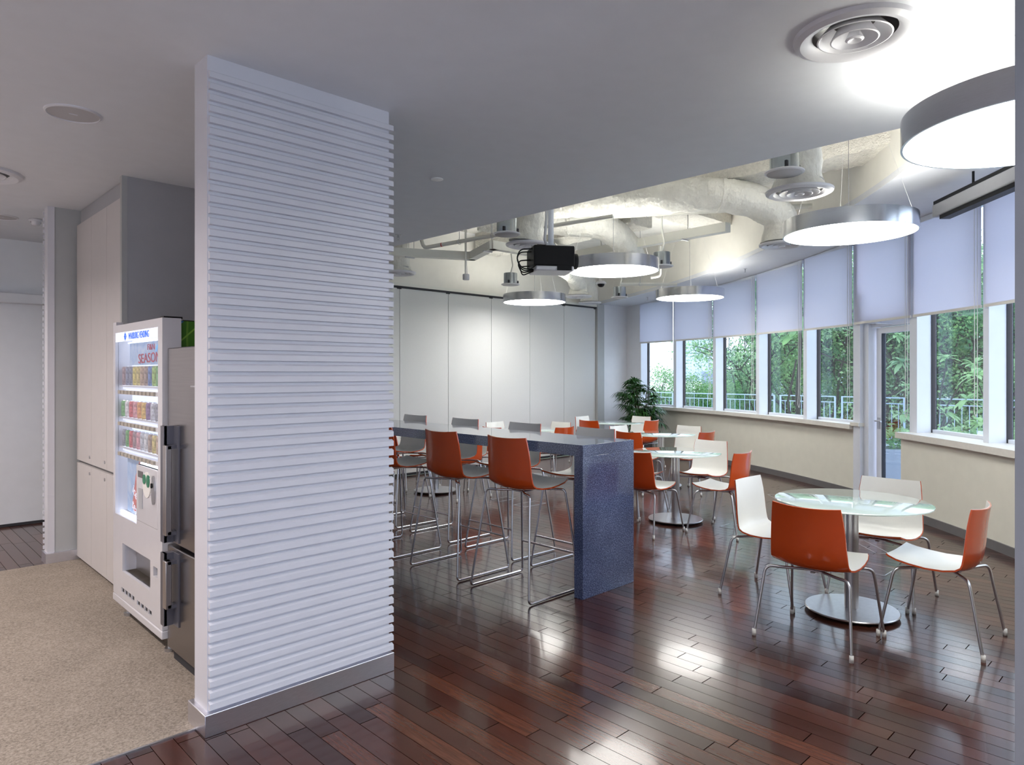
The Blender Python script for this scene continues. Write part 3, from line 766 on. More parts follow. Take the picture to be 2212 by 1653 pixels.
# ------------------------------------------------------------------ granite bar and stools
bar = thing('bar_table', 'long waterfall bar table of blue grey speckled granite', 'bar', (3.98, 5.2, 0))
MB().box(-.30, .30, -2.13, 2.1, 1.0, 1.08).build('counter_top', M['granite'], bar, bevel=.002)
MB().box(-.30, .30, -2.13, -2.05, 0, 1.0).build('end_panel', M['granite'], bar, bevel=.002)
MB().box(-.30, .30, 2.02, 2.1, 0, 1.0).build('end_panel', M['granite'], bar, bevel=.002)
def make_stool(loc, rz, label):
    t = thing('bar_stool', label, 'stool', loc, rz, 'orange and white shell bar stools at the granite bar')
    add_shell(t, .318)
    MB().box(-.09, .09, -.055, .055, .722, .732).build('seat_bracket', M['chrome'], t, bevel=.003)
    for sy in (1, -1):
        pts = [(-.05, .02 * sy, .727), (-.15, .14 * sy, .729), (-.185, .225 * sy, .728), (-.272, .302 * sy, .012), (.272, .302 * sy, .012), (.185, .225 * sy, .732), (.15, .14 * sy, .731), (.05, .02 * sy, .727)]
        MB().tube(fillet(pts, .03, 5), .0082, 10).build('sled_leg', M['chrome'], t)
    z = .262; f_ = (z - .012) / .72
    MB().tube([(.272 - .087 * f_, -.302 + .077 * f_, z), (.272 - .087 * f_, .302 - .077 * f_, z)], .0075, 8).build('footrest', M['chrome'], t)
    return t
st = make_stool((3.59, 3.545, 0), 0, 'orange backed bar stool on the near side, nearest the granite end panel')
for y, lab in [(4.30, 'second orange backed bar stool from the granite end panel, near side of the bar'),
               (5.185, 'bar stool on the near side half hidden by the ribbed partition'), (6.0, 'bar stool on the near side deepest behind the ribbed partition')]:
    dup(st, (3.585, y, 0), 0, lab)
for y, lab in [(3.585, 'bar stool across the bar, its grey white backrest nearest the granite corner'),
               (4.41, 'bar stool across the bar, second backrest from the granite corner'),
               (5.255, 'bar stool across the bar, third backrest from the granite corner'),
               (6.10, 'bar stool across the bar, backrest farthest from the granite corner')]:
    dup(st, (4.268, y, 0), pi, lab)

# ------------------------------------------------------------------ pantry: fridge, vending machine, cabinets
def holed_panel(mb, x0, x1, y0, y1, z0, z1, holes, mi=0):
    ys = sorted({y0, y1, *[h[0] for h in holes], *[h[1] for h in holes]}); zs = sorted({z0, z1, *[h[2] for h in holes], *[h[3] for h in holes]})
    def solid(i, j):
        if i < 0 or j < 0 or i >= len(ys) - 1 or j >= len(zs) - 1: return False
        cy, cz = (ys[i] + ys[i + 1]) / 2, (zs[j] + zs[j + 1]) / 2
        return not any(h[0] < cy < h[1] and h[2] < cz < h[3] for h in holes)
    for i in range(len(ys) - 1):
        for j in range(len(zs) - 1):
            if not solid(i, j): continue
            a, c, d, e = ys[i], ys[i + 1], zs[j], zs[j + 1]
            mb.add([(x0, a, d), (x0, c, d), (x0, c, e), (x0, a, e)], [(0, 1, 2, 3)], mi)
            mb.add([(x1, a, d), (x1, c, d), (x1, c, e), (x1, a, e)], [(3, 2, 1, 0)], mi)
            for (di, dj, q) in ((-1, 0, [(x0, a, d), (x0, a, e), (x1, a, e), (x1, a, d)]), (1, 0, [(x0, c, d), (x1, c, d), (x1, c, e), (x0, c, e)]),
                                (0, -1, [(x0, a, d), (x1, a, d), (x1, c, d), (x0, c, d)]), (0, 1, [(x0, a, e), (x0, c, e), (x1, c, e), (x1, a, e)])):
                if not solid(i + di, j + dj): mb.add(q, [(0, 1, 2, 3)], mi)
    return mb
VX, VY = 1.25, 4.55
vm = thing('vending_machine', 'white drinks vending machine with a lit display of cans', 'vending machine', (VX, VY, 0))
Y = lambda y: y - VY
vents = [(Y(a), Y(a) + .058, .190, .218) for a in (4.245, 4.318, 4.391, 4.464)] + [(Y(a), Y(a) + .058, .195, .225) for a in (4.575, 4.645, 4.715, 4.785)]
front = MB()
holed_panel(front, 0, .10, Y(4.06), Y(5.03), .155, 1.893,
            [(Y(4.135), Y(4.985), 1.036, 1.845), (Y(4.529), Y(4.985), .676, 1.0361), (Y(4.27), Y(4.825), .33, .508), (Y(4.14), Y(4.215), .43, .485)] + vents)
front.build('front_door', M['vend'], vm)
MB().box(-.004, .75, Y(4.06), Y(5.03), .105, .152).build('plinth', M['vend'], vm, bevel=.006)
MB().box(.10, .13, Y(4.07), Y(5.02), .155, .67).box(.11, .75, Y(4.08), Y(5.01), .155, .70).box(.40, .75, Y(4.08), Y(5.01), .70, 1.885).box(.11, .75, Y(4.08), Y(4.10), .70, 1.885).box(.11, .75, Y(4.995), Y(5.01), .70, 1.885).box(.11, .75, Y(4.08), Y(5.01), 1.87, 1.885).build('cabinet', M['vend'], vm)
MB().box(.02, .09, Y(4.27), Y(4.825), .315, .33).box(.08, .10, Y(4.27), Y(4.825), .33, .51).build('delivery_bin', M['steel'], vm)
MB().box(.012, .018, Y(4.272), Y(4.823), .335, .505).build('delivery_flap', M['case_glass'], vm)
MB().box(.03, .09, Y(4.14), Y(4.215), .43, .485).build('change_slot', M['black'], vm)
MB().box(.008, .012, Y(4.2), Y(4.9), .185, .235).build('vent_backing', M['black'], vm)
MB().box(.0, .04, Y(4.96), Y(5.03), 1.893, 1.915).build('hinge', M['vend'], vm)
MB().box(.02, .12, Y(4.10), Y(4.16), 1.893, 1.905).build('top_latch', M['black'], vm)
for yy in (4.15, 4.95):
    for xx in (.07, .68):
        MB().cyl(.014, .02, .106, (xx, Y(yy)), 12).cyl(.03, .004, .022, (xx, Y(yy)), 16).build('foot', M['steel'], vm)
# leaf printed side
sp_ = MB().box(-.318, .31, -.002, .002, -.36, .34).build('leaf_graphic', M['leafprint'], vm, loc=(.42, Y(4.077), 1.54))
sp_['label'] = 'green leaf print'
# lit display
MB().box(.002, .012, Y(4.135), Y(4.985), 1.786, 1.845).build('header_panel', M['lit_white'], vm)
text_part('header_lettering', 'WARBURG VENDING', .40, .040, (.002, Y(4.70), 1.795), M['sign_blue'], vm)
MB().tube([(0.0, Y(4.765) + .018 * cos(a), 1.815 + .018 * sin(a)) for a in frange(0, 2 * pi, 16)[:-1]], .0014, 6, closed=True).tube([(0, Y(4.765), 1.79), (0, Y(4.765), 1.84)], .002, 6).tube([(0, Y(4.74), 1.815), (0, Y(4.79), 1.815)], .002, 6).build('header_emblem', M['sign_blue'], vm)
lin = MB().box(.245, .25, Y(4.10), Y(4.995), .68, 1.79)
lin.box(.10, .25, Y(4.985), Y(4.992), .68, 1.79).box(.10, .25, Y(4.11), Y(4.117), 1.03, 1.79).box(.10, .25, Y(4.10), Y(4.995), 1.79, 1.80).box(.10, .25, Y(4.529), Y(4.995), .672, .68)
lin.build('display_liner', M['lit_white'], vm)
MB().box(.07, .10, Y(4.14), Y(4.97), 1.778, 1.785).box(.06, .09, Y(4.14), Y(4.97), 1.478, 1.488).box(.06, .09, Y(4.14), Y(4.97), 1.276, 1.286).box(.02, .06, Y(4.14), Y(4.525), 1.036, 1.046).box(.06, .09, Y(4.535), Y(4.97), 1.08, 1.086).box(.03, .05, Y(4.535), Y(4.98), .682, .69).build('led_strip', M['led'], vm)
MB().box(.055, .060, Y(4.14), Y(4.87), 1.635, 1.776).build('top_poster', M['poster'], vm)
text_part('season_lettering', 'SEASONS', .47, .058, (.053, Y(4.68), 1.645), M['sign_pink'], vm, tilt=.02)
text_part('season_lettering_small', 'F&N', .13, .035, (.053, Y(4.50), 1.725), M['sign_pink'], vm)
MB().add([(.052, Y(4.36), 1.705), (.052, Y(4.315), 1.725), (.052, Y(4.29), 1.765), (.052, Y(4.335), 1.745)], [(0, 1, 2, 3)]).build('leaf_mark', mat('blue_leaf_print', (.15, .45, .75), .5, emit=(.15, .45, .75), estr=.4), vm)
# ice tea poster, leaning
ps = MB().box(.05, .06, Y(4.54), Y(4.90), .70, 1.05); ps.build('tea_poster', M['poster'], vm)
bt = MB(); bt.tube([(.045, Y(4.62), 1.03), (.045, Y(4.66), .93), (.045, Y(4.70), .76), (.045, Y(4.70), .72)], [.02, .05, .075, .06], 12)
for i_, v_ in enumerate(bt.v): bt.v[i_] = (.045 + (v_[0] - .045) * .08, v_[1], v_[2])
bt.build('tea_bottle_print', mat('tea_print', (.62, .14, .12), .5, var=.5, vscale=14, emit=(.6, .2, .15), estr=.25), vm)
text_part('tea_lettering', 'ice', .09, .05, (.036, Y(4.74), .84), M['lit_white'], vm, tilt=-.5)
text_part('tea_lettering_lower', 'tea', .10, .05, (.036, Y(4.755), .745), M['lit_white'], vm, tilt=-.5)
# shelves, buttons
BTN = mat('beige_button', (.42, .38, .32), .4)
for zz in (1.464, 1.262, 1.069):
    y0 = 4.535 if zz < 1.1 else 4.20
    y0 = 4.20
    MB().box(.012, .05, Y(4.17), Y(4.93), zz - .014, zz + .012).build('button_rail', M['vent'], vm)
    b_ = MB()
    for k in range(10):
        yy = 4.215 + k * .074
        b_.box(.0, .014, Y(yy), Y(yy) + .05, zz - .011, zz + .011)
    b_.build('button_row', BTN, vm)
    MB().box(.03, .05, Y(4.15), Y(4.93), zz + .018, zz + .044).build('price_strip', M['lit_white'], vm)
    MB().box(.022, .20, Y(4.125), Y(4.975), zz + .034, zz + .042).build('shelf', M['vent'], vm)
MB().box(-.002, .10, Y(4.135), Y(4.529), .70, 1.036).build('payment_panel', M['vend'], vm, bevel=.006)
MB().box(-.004, .0, Y(4.40), Y(4.49), .965, 1.003).build('price_display', M['vend_dark'], vm)
pp = MB()
pp.box(-.006, 0, Y(4.40), Y(4.475), .785, .90); pp.build('note_slot', M['grey_lam'], vm)
def xdisc(mb, y, z_, ry, rz, x0, x1, mi=0, n=20):
    vs = [(x, Y(y) + ry * cos(2 * pi * k / n), z_ + rz * sin(2 * pi * k / n)) for x in (x0, x1) for k in range(n)]
    mb.add(vs, [tuple(range(n)), tuple(range(n, 2 * n))] + [(k, (k + 1) % n, n + (k + 1) % n, n + k) for k in range(n)], mi); return mb
xdisc(MB(), 4.32, .935, .072, .075, -.006, 0).build('instruction_plate', M['white_pl'], vm)
xdisc(MB(), 4.355, .965, .026, .028, -.010, -.004).build('coin_label', M['green_btn'], vm)
xdisc(MB(), 4.285, .96, .026, .036, -.010, -.004).build('coin_return', M['green_btn'], vm)
xdisc(MB(), 4.19, .92, .026, .082, -.012, 0).build('coin_plate', M['steel'], vm)
xdisc(MB(), 4.20, .945, .010, .014, -.018, -.010).build('lock', M['black'], vm)
MB().box(.016, .020, Y(4.135), Y(4.985), 1.046, 1.786).box(.016, .020, Y(4.529), Y(4.985), .676, 1.046).build('display_glass', M['case_glass'], vm)
# drink cans standing on the three shelves
cc = {'dark red': (.18, .05, .07), 'green': (.10, .38, .08), 'dark blue': (.05, .07, .20), 'navy': (.03, .05, .16), 'yellow': (.70, .58, .12), 'gold': (.62, .50, .14), 'tan': (.50, .34, .22),
      'brown': (.38, .26, .20), 'blue': (.08, .18, .48), 'lime': (.35, .55, .12), 'red': (.60, .06, .08), 'orange': (.80, .30, .06), 'amber': (.80, .45, .08), 'purple': (.20, .08, .25),
      'white': (.75, .76, .78), 'silver': (.55, .56, .60), 'grey': (.25, .25, .30), 'pink': (.70, .30, .34)}
cm = {k: mat('can_' + k.replace(' ', '_'), tuple(.25 + .75 * c_ for c_ in v) if sum(v) < .5 else tuple(.12 + .8 * c_ for c_ in v), .3, var=.5, vscale=60) for k, v in cc.items()}
rows = [(1.508, .122, .025, ['dark red', 'dark blue', 'navy', 'yellow', 'gold', 'tan', 'brown', 'blue', 'lime', 'green'], 'top', 4.945, .0755),
        (1.306, .105, .031, ['green', 'white', 'red', 'pink', 'orange', 'amber', 'purple', 'silver', 'grey'], 'middle', 4.945, .085),
        (1.113, .110, .025, ['grey', 'green', 'red', 'dark red', 'pink', 'silver', 'white', 'brown', 'gold', 'tan'], 'bottom', 4.945, .0755)]
ordn = ['first', 'second', 'third', 'fourth', 'fifth', 'sixth', 'seventh', 'eighth', 'ninth', 'tenth']
for z_, h_, r_, cols, nm, y0, st_ in rows:
    for k, c in enumerate(cols):
        m_ = MB().lathe([(.0001, 0), (r_ * .86, 0), (r_, .008), (r_, h_ - .012), (r_ * .85, h_ - .002)], seg=20).lathe([(r_ * .85, h_ - .002), (r_ * .82, h_), (.0001, h_ - .003)], seg=20, mi=1)
        ob = m_.build('drink_can', [cm[c], M['chrome']], auto=True); ob.location = (VX + .056, y0 - k * st_, z_ - 0.002)
        tag(ob, '%s drink can on vending machine %s shelf, %s from the left' % (c, nm, ordn[k]), 'drink can', 'drink cans in the vending machine')

# fridge
FX, FY = 1.268, 3.70
fr_ = thing('refrigerator', 'tall stainless steel two-door refrigerator beside the ribbed partition', 'refrigerator', (FX, FY, 0))
MB().box(.065, .68, -.33, .33, .05, 1.715).build('body', M['fridge_h'], fr_)
up = MB().box(0, .06, -.332, .332, .662, 1.723).build('upper_door', M['fridge'], fr_, bevel=.006)
lo = MB().box(0, .06, -.332, .332, .075, .640).build('lower_door', M['fridge'], fr_, bevel=.006)
MB().box(.03, .66, -.32, .32, .005, .06).build('kick_plate', M['gap'], fr_)
MB().box(-.004, .0, -.10, -.03, 1.512, 1.52).build('badge', M['steel'], up)
def handle(par, z0, z1, i0, i1):
    hb_ = MB(); hb_.box(-.006, 0, .14, .26, z0, z1); hb_.box(-.052, -.006, .215, .26, z0, i0).box(-.052, -.006, .215, .26, i1, z1); hb_.box(-.055, -.04, .215, .27, z0, z1)
    hb_.build('handle_mount', M['fridge_h'], par)
    MB().box(-.062, -.03, .165, .215, i0, i1).build('handle_bar', M['fridge_b'], par, bevel=.004)
    MB().box(-.050, -.006, .165, .215, i0, i0 + .02).box(-.050, -.006, .165, .215, i1 - .02, i1).build('handle_end', M['fridge_h'], par)
handle(up, .675, 1.30, .72, 1.20); handle(lo, .228, .618, .33, .585)

# cabinets
cab_labels = ['tall cream storage cabinet column nearest the vending machine', 'middle tall cream storage cabinet column', 'tall cream storage cabinet column farthest from the vending machine']
for k, (a, c) in enumerate([(5.405, 5.815), (5.815, 6.262), (6.262, 6.745)]):
    t = thing('storage_cabinet', cab_labels[k], 'cabinet', (1.40, (a + c) / 2, 0), 0, 'tall storage cabinets by the pantry')
    hw = (c - a) / 2
    MB().box(.022, .58, -hw + .001, hw - .001, .035, 2.84).box(.05, .55, -hw + .002, hw - .002, .004, .035).build('carcass', M['cab'], t)
    MB().box(.018, .06, -hw + .001, hw - .001, .833, .853).build('divider', M['kick_grey'], t)
    u_ = MB().box(0, .02, -hw + .0015, hw - .0015, .855, 2.84).build('upper_door', M['cab'], t)
    l_ = MB().box(0, .02, -hw + .0015, hw - .0015, .035, .832).build('lower_door', M['cab'], t)
    for par, zz in ((u_, .91), (l_, .778)):
        xd = MB(); vs = [(x, -hw + .045 + .009 * cos(2 * pi * q / 14), zz + .012 * sin(2 * pi * q / 14)) for x in (-.006, 0) for q in range(14)]
        xd.add(vs, [tuple(range(14)), tuple(range(14, 28))] + [(q, (q + 1) % 14, 14 + (q + 1) % 14, 14 + q) for q in range(14)]); xd.build('lock', M['steel'], par)
struct(MB().box(1.43, 1.99, 5.405, 6.75, 2.85, H - .005).build('trim_9', M['grey_lam']))
struct(MB().box(1.395, 1.999, 5.365, 5.40, 0, H).build('wall_cabinet_side', M['grey_lam']))
struct(MB().box(1.385, 1.42, 5.362, 5.404, 0, H).build('trim_10', M['slab_grey']))

# ------------------------------------------------------------------ ceiling fittings
def diffuser(x, y, z, R, label, boot=False, name='round_air_diffuser'):
    t = thing(name, label, 'air vent', (x, y, z), 0, 'round ceiling air diffusers'); s_ = R / .25
    MB().lathe([(.175 * s_, -.004), (.19 * s_, -.022 * s_), (.22 * s_, -.030 * s_), (.245 * s_, -.018 * s_), (.25 * s_, -.002), (.25 * s_, 0), (.17 * s_, 0)], seg=64, closed=True).build('outer_ring', M['vent'], t, auto=True)
    for r0, r1, z0, z1 in ((.085, .145, .045, -.022), (.045, .092, .05, -.030)):
        MB().lathe([(r0 * s_, z0 * s_), (r1 * s_, z1 * s_), ((r1 + .006) * s_, (z1 + .002) * s_), ((r0 + .006) * s_, (z0 + .004) * s_)], seg=64, closed=True).build('cone_ring', M['vent'], t, auto=True)
    MB().lathe([(.0001, -.02 * s_), (.028 * s_, -.034 * s_), (.038 * s_, -.028 * s_), (.012 * s_, .03 * s_), (.0001, .03 * s_)], seg=32).build('centre_cone', M['vent'], t, auto=True)
    MB().lathe([(.0001, .075 * s_), (.175 * s_, .07 * s_), (.178 * s_, .0)], seg=48).build('throat', M['vend_dark'] if not boot else M['grey_lam'], t)
    return t
diffuser(2.965, 1.028, H, .235, 'large round air diffuser in the low ceiling, nearest the camera')
diffuser(.655, 5.95, H, .25, 'round air diffuser cut by the left edge of the photo')
def ceiling_speaker(x, y, z, R, label):
    t = thing('ceiling_speaker', label, 'speaker', (x, y, z), 0, 'round flush ceiling speakers')
    MB().lathe([(R * .90, -.004), (R * .92, -.010), (R * .99, -.006), (R, 0), (R * .9, 0)], seg=56, closed=True).build('rim', M['vent'], t, auto=True)
    MB().lathe([(.0001, -.005), (R * .91, -.005), (R * .91, -.001), (.0001, -.001)], seg=56, smooth=False).build('grille', M['vent2'], t)
    MB().box(-.02, .02, -.004, .004, -.0075, -.005).build('badge', M['vent'], t)
ceiling_speaker(.87, 4.27, H, .135, 'round flush speaker in the low ceiling left of the ribbed partition')
ceiling_speaker(.98, 7.52, H, .13, 'round flush speaker in the far left corner of the ceiling')
t = thing('smoke_detector', 'small white smoke detector on the ceiling at far left', 'smoke detector', (1.225, 7.44, H))
MB().cyl(.055, -.02, 0, seg=32, bev=.004).build('base', M['vent'], t); MB().lathe([(.0001, -.055), (.03, -.052), (.038, -.035), (.038, -.02)], seg=24).build('sensor_head', M['vent'], t)
MB().lathe([(.036, -.034), (.036, -.028)], seg=24).box(-.04, .04, -.005, .005, -.032, -.024).build('sensor_slots', M['gap'], t)
tag(MB().lathe([(.0001, -.006), (.040, -.006), (.045, -.003), (.045, 0), (.0001, 0)], seg=40).build('cover_plate', mat('bright_white_plastic', (.92, .92, .92), .4), loc=(3.035, 3.89, H)), 'small round white cover plate in the middle of the low ceiling', 'cover plate')
def sprinkler(x, y, z, label):
    t = thing('sprinkler', label, 'sprinkler', (x, y, z), 0, 'ceiling sprinklers')
    MB().cyl(.03, -.004, 0, seg=20).cyl(.009, -.03, -.004, seg=10).build('body', M['steel'], t)
    MB().tube([(-.012, 0, -.012), (-.014, 0, -.04), (0, 0, -.052), (.014, 0, -.04), (.012, 0, -.012)], .0025, 6).cyl(.017, -.056, -.053, seg=16).build('deflector', M['steel'], t)
sprinkler(3.97, 5.72, H, 'sprinkler on the low ceiling just right of the ribbed partition')
sprinkler(9.75, 4.95, zsof(-.50) - .0, 'sprinkler under the window soffit, in front of the middle blinds')
sprinkler(10.9, 7.50, zsof(-.30), 'sprinkler under the window soffit above the potted palm')

# hung fittings in the open part: round speaker cans
def speaker_can(x, y, zb, label, top=HT, Rc=.10, hh=.17, bend=.05):
    t = thing('pendant_speaker', label, 'speaker', (x, y, zb), 0, 'galvanised speaker cans hung from the slab')
    MB().lathe([(.0001, hh), (Rc - .004, hh), (Rc, hh - .004), (Rc, .012), (Rc, .01)], seg=40).build('can', M['can_metal'], t, auto=True)
    MB().lathe([(.0001, -.004), (Rc * 1.24, -.004), (Rc * 1.34, 0), (Rc * 1.36, .006), (Rc * 1.30, .012), (.0001, .012)], seg=48).build('rim', M['vent'], t, auto=True)
    MB().lathe([(.0001, -.007), (Rc * 1.18, -.007), (Rc * 1.2, -.004)], seg=40).build('grille', M['vent2'], t)
    for a in (3.7, 5.6): MB().box(-.014, .014, -.008, .008, .012, .06).build('clip', M['gap'], t, loc=((Rc + .004) * cos(a), (Rc + .004) * sin(a), 0))
    MB().tube([(0, 0, hh - .005), (bend, 0, hh + .12), (bend * .6, .02, hh + .3), (0, 0, top - zb)], .011, 8).build('flexible_conduit', M['tray'], t)
speaker_can(4.78, 2.13, 3.01, 'speaker can nearest the camera, half above the low ceiling edge')
speaker_can(7.01, 4.62, 2.87, 'speaker can right of the middle drum lamp, in front of the white trunking')
speaker_can(8.91, 6.67, 2.81, 'small distant speaker can left of the far window soffit')
speaker_can(6.96, 7.18, 2.885, 'speaker can hanging left below the black projector')
speaker_can(4.66, 4.86, 2.955, 'speaker can partly hidden by the low ceiling edge, up left of the projector')
t = thing('heat_detector', 'small white cylinder on a long conduit near the back wall', 'detector', (5.52, 6.49, 2.75))
MB().cyl(.042, 0, .072, seg=28, bev=.005).build('sensor_head', M['vent'], t)
MB().tube([(-.01, 0, .07), (-.01, 0, HT - 2.75)], .009, 8).build('conduit', M['tray'], t)
MB().tube([(.018, 0, .07), (.006, 0, .3), (.008, 0, HT - 2.75)], .004, 6).build('hanging_rod', M['steel'], t)
# open area diffusers with wrapped boots
def hung_diffuser(x, y, z, R, label): return diffuser(x, y, z, R, label, True)
def duct(label, pts, r, rr=None):
    pts = fillet(pts, r * 1.1, 6); P_ = []
    for a, c in zip(pts[:-1], pts[1:]):                 # resample
        L = (c - a).length; k = max(1, int(L / .018))
        for i in range(k): P_.append(a.lerp(c, i / k))
    P_.append(pts[-1]); n_ = len(P_)
    rs = [r] * n_
    if rr:                                               # flare towards the diffuser at the last point
        end = P_[-1]
        for i, p in enumerate(P_):
            q = (p - end).length
            if q < .16: rs[i] = r + (rr - r) * (1 - q / .16) ** 2
            
    return rs, P_
def duct_thing(label, pts, r, rr=None, bands=()):
    rs, P_ = duct(label, pts, r, rr)
    base = P_[-1].copy(); t = thing('insulated_duct', label, 'duct', base, 0, 'white wrapped air ducts')
    MB().tube([p - base for p in P_], rs, 72, rough=.11).build('wrapped_duct', M['duct'], t)
    for b_ in bands:
        k = int(b_ * (len(P_) - 1)); seg_ = P_[max(0, k - 1):k + 2]
        MB().tube([p - base for p in seg_], rs[k] * 1.06, 40, rough=.05).build('joint_band', M['duct'], t)
    for b_ in (.12, .5):
        k = int(b_ * (len(P_) - 1)); p = P_[k] - base
        MB().tube([(p.x, p.y, p.z), (p.x, p.y, HT - base.z)], .004, 6).build('hanging_rod', M['cord'], t)
hung_diffuser(5.10, 2.16, 2.95, .24, 'hung air diffuser below the nearest speaker can')
duct_thing('short vertical duct above the nearest hung diffuser', [(5.06, 2.10, 3.9), (5.08, 2.14, 3.4), (5.10, 2.16, 2.965)], .145, .19)
hung_diffuser(7.05, 3.17, 2.95, .23, 'hung air diffuser half behind the nearest drum lamp')
duct_thing('long white wrapped duct snaking along the cream bulkhead', [(5.75, 5.55, 3.56), (6.0, 4.6, 3.50), (6.12, 4.2, 3.46), (6.50, 3.58, 3.45), (6.86, 3.30, 3.38), (7.05, 3.17, 3.22), (7.05, 3.17, 2.965)], .165, .20, (.40, .72))
hung_diffuser(5.14, 5.04, 2.95, .235, 'hung air diffuser directly left of the projector pole')
duct_thing('short vertical duct left of the projector pole', [(5.22, 4.96, 3.9), (5.18, 5.0, 3.4), (5.14, 5.04, 2.965)], .15, .19)
hung_diffuser(5.32, 7.66, 2.95, .24, 'hung air diffuser beside the ribbed partition, near the back wall')
duct_thing('short vertical duct beside the ribbed partition edge', [(5.28, 7.62, 3.9), (5.30, 7.64, 3.4), (5.32, 7.66, 2.965)], .145, .19)
duct_thing('bright wrapped duct bending down behind the middle drum lamp', [(5.6, 6.35, 3.52), (6.35, 5.82, 3.50), (6.80, 5.45, 3.50), (7.24, 5.40, 3.38), (7.62, 5.48, 3.14), (7.70, 5.52, 2.99)], .165, None, (.45,))
hung_diffuser(9.21, 7.78, 2.95, .23, 'hung air diffuser seen under the middle drum lamp')
duct_thing('distant wrapped duct dropping to a diffuser under the middle drum lamp', [(7.6, 7.05, 3.5), (8.2, 7.37, 3.36), (8.9, 7.62, 3.26), (9.21, 7.78, 3.12), (9.21, 7.78, 2.965)], .14, .18)
hung_diffuser(10.35, 8.46, 2.97, .22, 'farthest hung air diffuser in the corner of the back wall')
duct_thing('farthest wrapped duct in the corner of the back wall', [(9.6, 8.2, 3.6), (10.1, 8.36, 3.42), (10.35, 8.46, 3.2), (10.35, 8.46, 2.985)], .15, .18)

# sprayed beams of the upper slab
for (x0, x1, y0, y1, zb) in [(4.32, 9.9, 5.0, 5.5, 3.80), (6.6, 7.1, 1.6, 5.0, 3.62), (7.6, 8.1, 5.5, 8.7, 3.62), (5.9, 6.3, 5.5, 8.7, 3.74)]:
    m_ = MB(); nx, ny = max(2, int((x1 - x0) / .06)), max(2, int((y1 - y0) / .06)); vs = []
    for i in range(nx + 1):
        for j in range(ny + 1):
            x, y = x0 + (x1 - x0) * i / nx, y0 + (y1 - y0) * j / ny
            vs.append((x, y, zb + .03 * noise.noise(Vector((x * 6, y * 6, 1))) + .015 * noise.noise(Vector((x * 17, y * 17, 4)))))
    fs = [(i * (ny + 1) + j, i * (ny + 1) + j + 1, (i + 1) * (ny + 1) + j + 1, (i + 1) * (ny + 1) + j) for i in range(nx) for j in range(ny)]
    m_.add(vs, fs, 0, True)
    for i in range(nx):
        for j, yy in ((0, y0), (ny, y1)):
            a, c = vs[i * (ny + 1) + j], vs[(i + 1) * (ny + 1) + j]; m_.add([a, c, (c[0], c[1], HT), (a[0], a[1], HT)], [(0, 1, 2, 3)])
    for j in range(ny):
        for i in (0, nx):
            a, c = vs[i * (ny + 1) + j], vs[i * (ny + 1) + j + 1]; m_.add([a, c, (c[0], c[1], HT), (a[0], a[1], HT)], [(0, 1, 2, 3)])
    struct(m_.build('trim_beam', M['spray']))

# cable trunking
def trunk(label, pts, w_, h_, hang=()):
    t = thing('cable_trunking', label, 'trunking', pts[0], 0, 'white cable trunking hung from the slab')
    b0 = Vector(pts[0])
    for a, c in zip(pts[:-1], pts[1:]):
        a, c = Vector(a) - b0, Vector(c) - b0; d = c - a; an = atan2(d.y, d.x); L = Vector((d.x, d.y)).length
        MB().obox(((a.x + c.x) / 2, (a.y + c.y) / 2), an, L / 2 + w_ * .35, w_ / 2, a.z, a.z + h_).build('trunking_run', M['tray'], t, bevel=.002)
    for p in hang:
        p = Vector(p) - b0
        MB().tube([(p.x + w_ * .7, p.y, h_ * .8), (p.x + w_ * .7, p.y, HT - b0.z)], .005, 6).box(p.x - w_ * .6, p.x + w_ * .75, p.y - .012, p.y + .012, -.012, 0).build('hanger', M['steel'], t)
trunk('straight white trunking ending in front of the cream bulkhead', [(7.37, 3.99, 3.24), (7.55, 6.6, 3.24)], .11, .11, [(7.40, 4.55, 0), (7.48, 5.9, 0)])
trunk('zigzag white trunking between the partition and the projector', [(4.75, 7.25, 3.06), (5.82, 6.72, 3.06), (5.50, 5.98, 3.06), (6.6, 5.95, 3.06)], .10, .10, [(5.1, 7.1, 0), (5.52, 6.1, 0)])
def pipe(label, pts, r, hang, m_='tray', name='sprinkler_pipe'):
    b0 = Vector(pts[0]); t = thing(name, label, 'pipe', b0, 0, 'white service pipes')
    MB().tube(fillet([Vector(p) - b0 for p in pts], .05), r, 12).build('pipe_run', M[m_], t)
    for p in hang:
        q = Vector(p) - b0; MB().tube([(q.x, q.y, q.z), (q.x, q.y, HT - b0.z)], .004, 6).tube([(q.x + (r + .006) * cos(a), q.y, q.z + (r + .006) * sin(a)) for a in frange(0, 2 * pi, 12)[:-1]], .004, 6, closed=True).build('pipe_clip', M['steel'], t)
    return t
pt = pipe('sloping white pipe with a red band left of the projector', [(4.75, 6.5, 3.4), (4.72, 6.29, 3.02), (5.11, 5.22, 3.10), (5.5, 4.2, 3.16)], .022, [(4.88, 5.85, 3.05), (5.02, 5.46, 3.08)])
MB().tube([Vector((4.80, 6.07, 3.036)) - Vector((4.75, 6.5, 3.4)), Vector((4.803, 6.06, 3.0365)) - Vector((4.75, 6.5, 3.4))], .024, 12).build('red_band', mat('red_band', (.5, .05, .04), .5), pt)
pipe('bright white pipe above the middle drum lamp', [(6.4, 5.55, 3.50), (7.3, 4.1, 3.50), (7.9, 3.2, 3.50)], .03, [(6.9, 4.75, 3.5)])
pipe('short white pipe in front of the far window soffit', [(7.9, 5.9, 2.86), (8.5, 5.35, 2.86)], .022, [(8.1, 5.7, 2.86)])
pipe('white drop pipe on the cream bulkhead behind the middle speaker can', [(8.75, 5.8, 3.5), (8.75, 5.8, 3.05), (8.65, 5.9, 3.03)], .022, [])

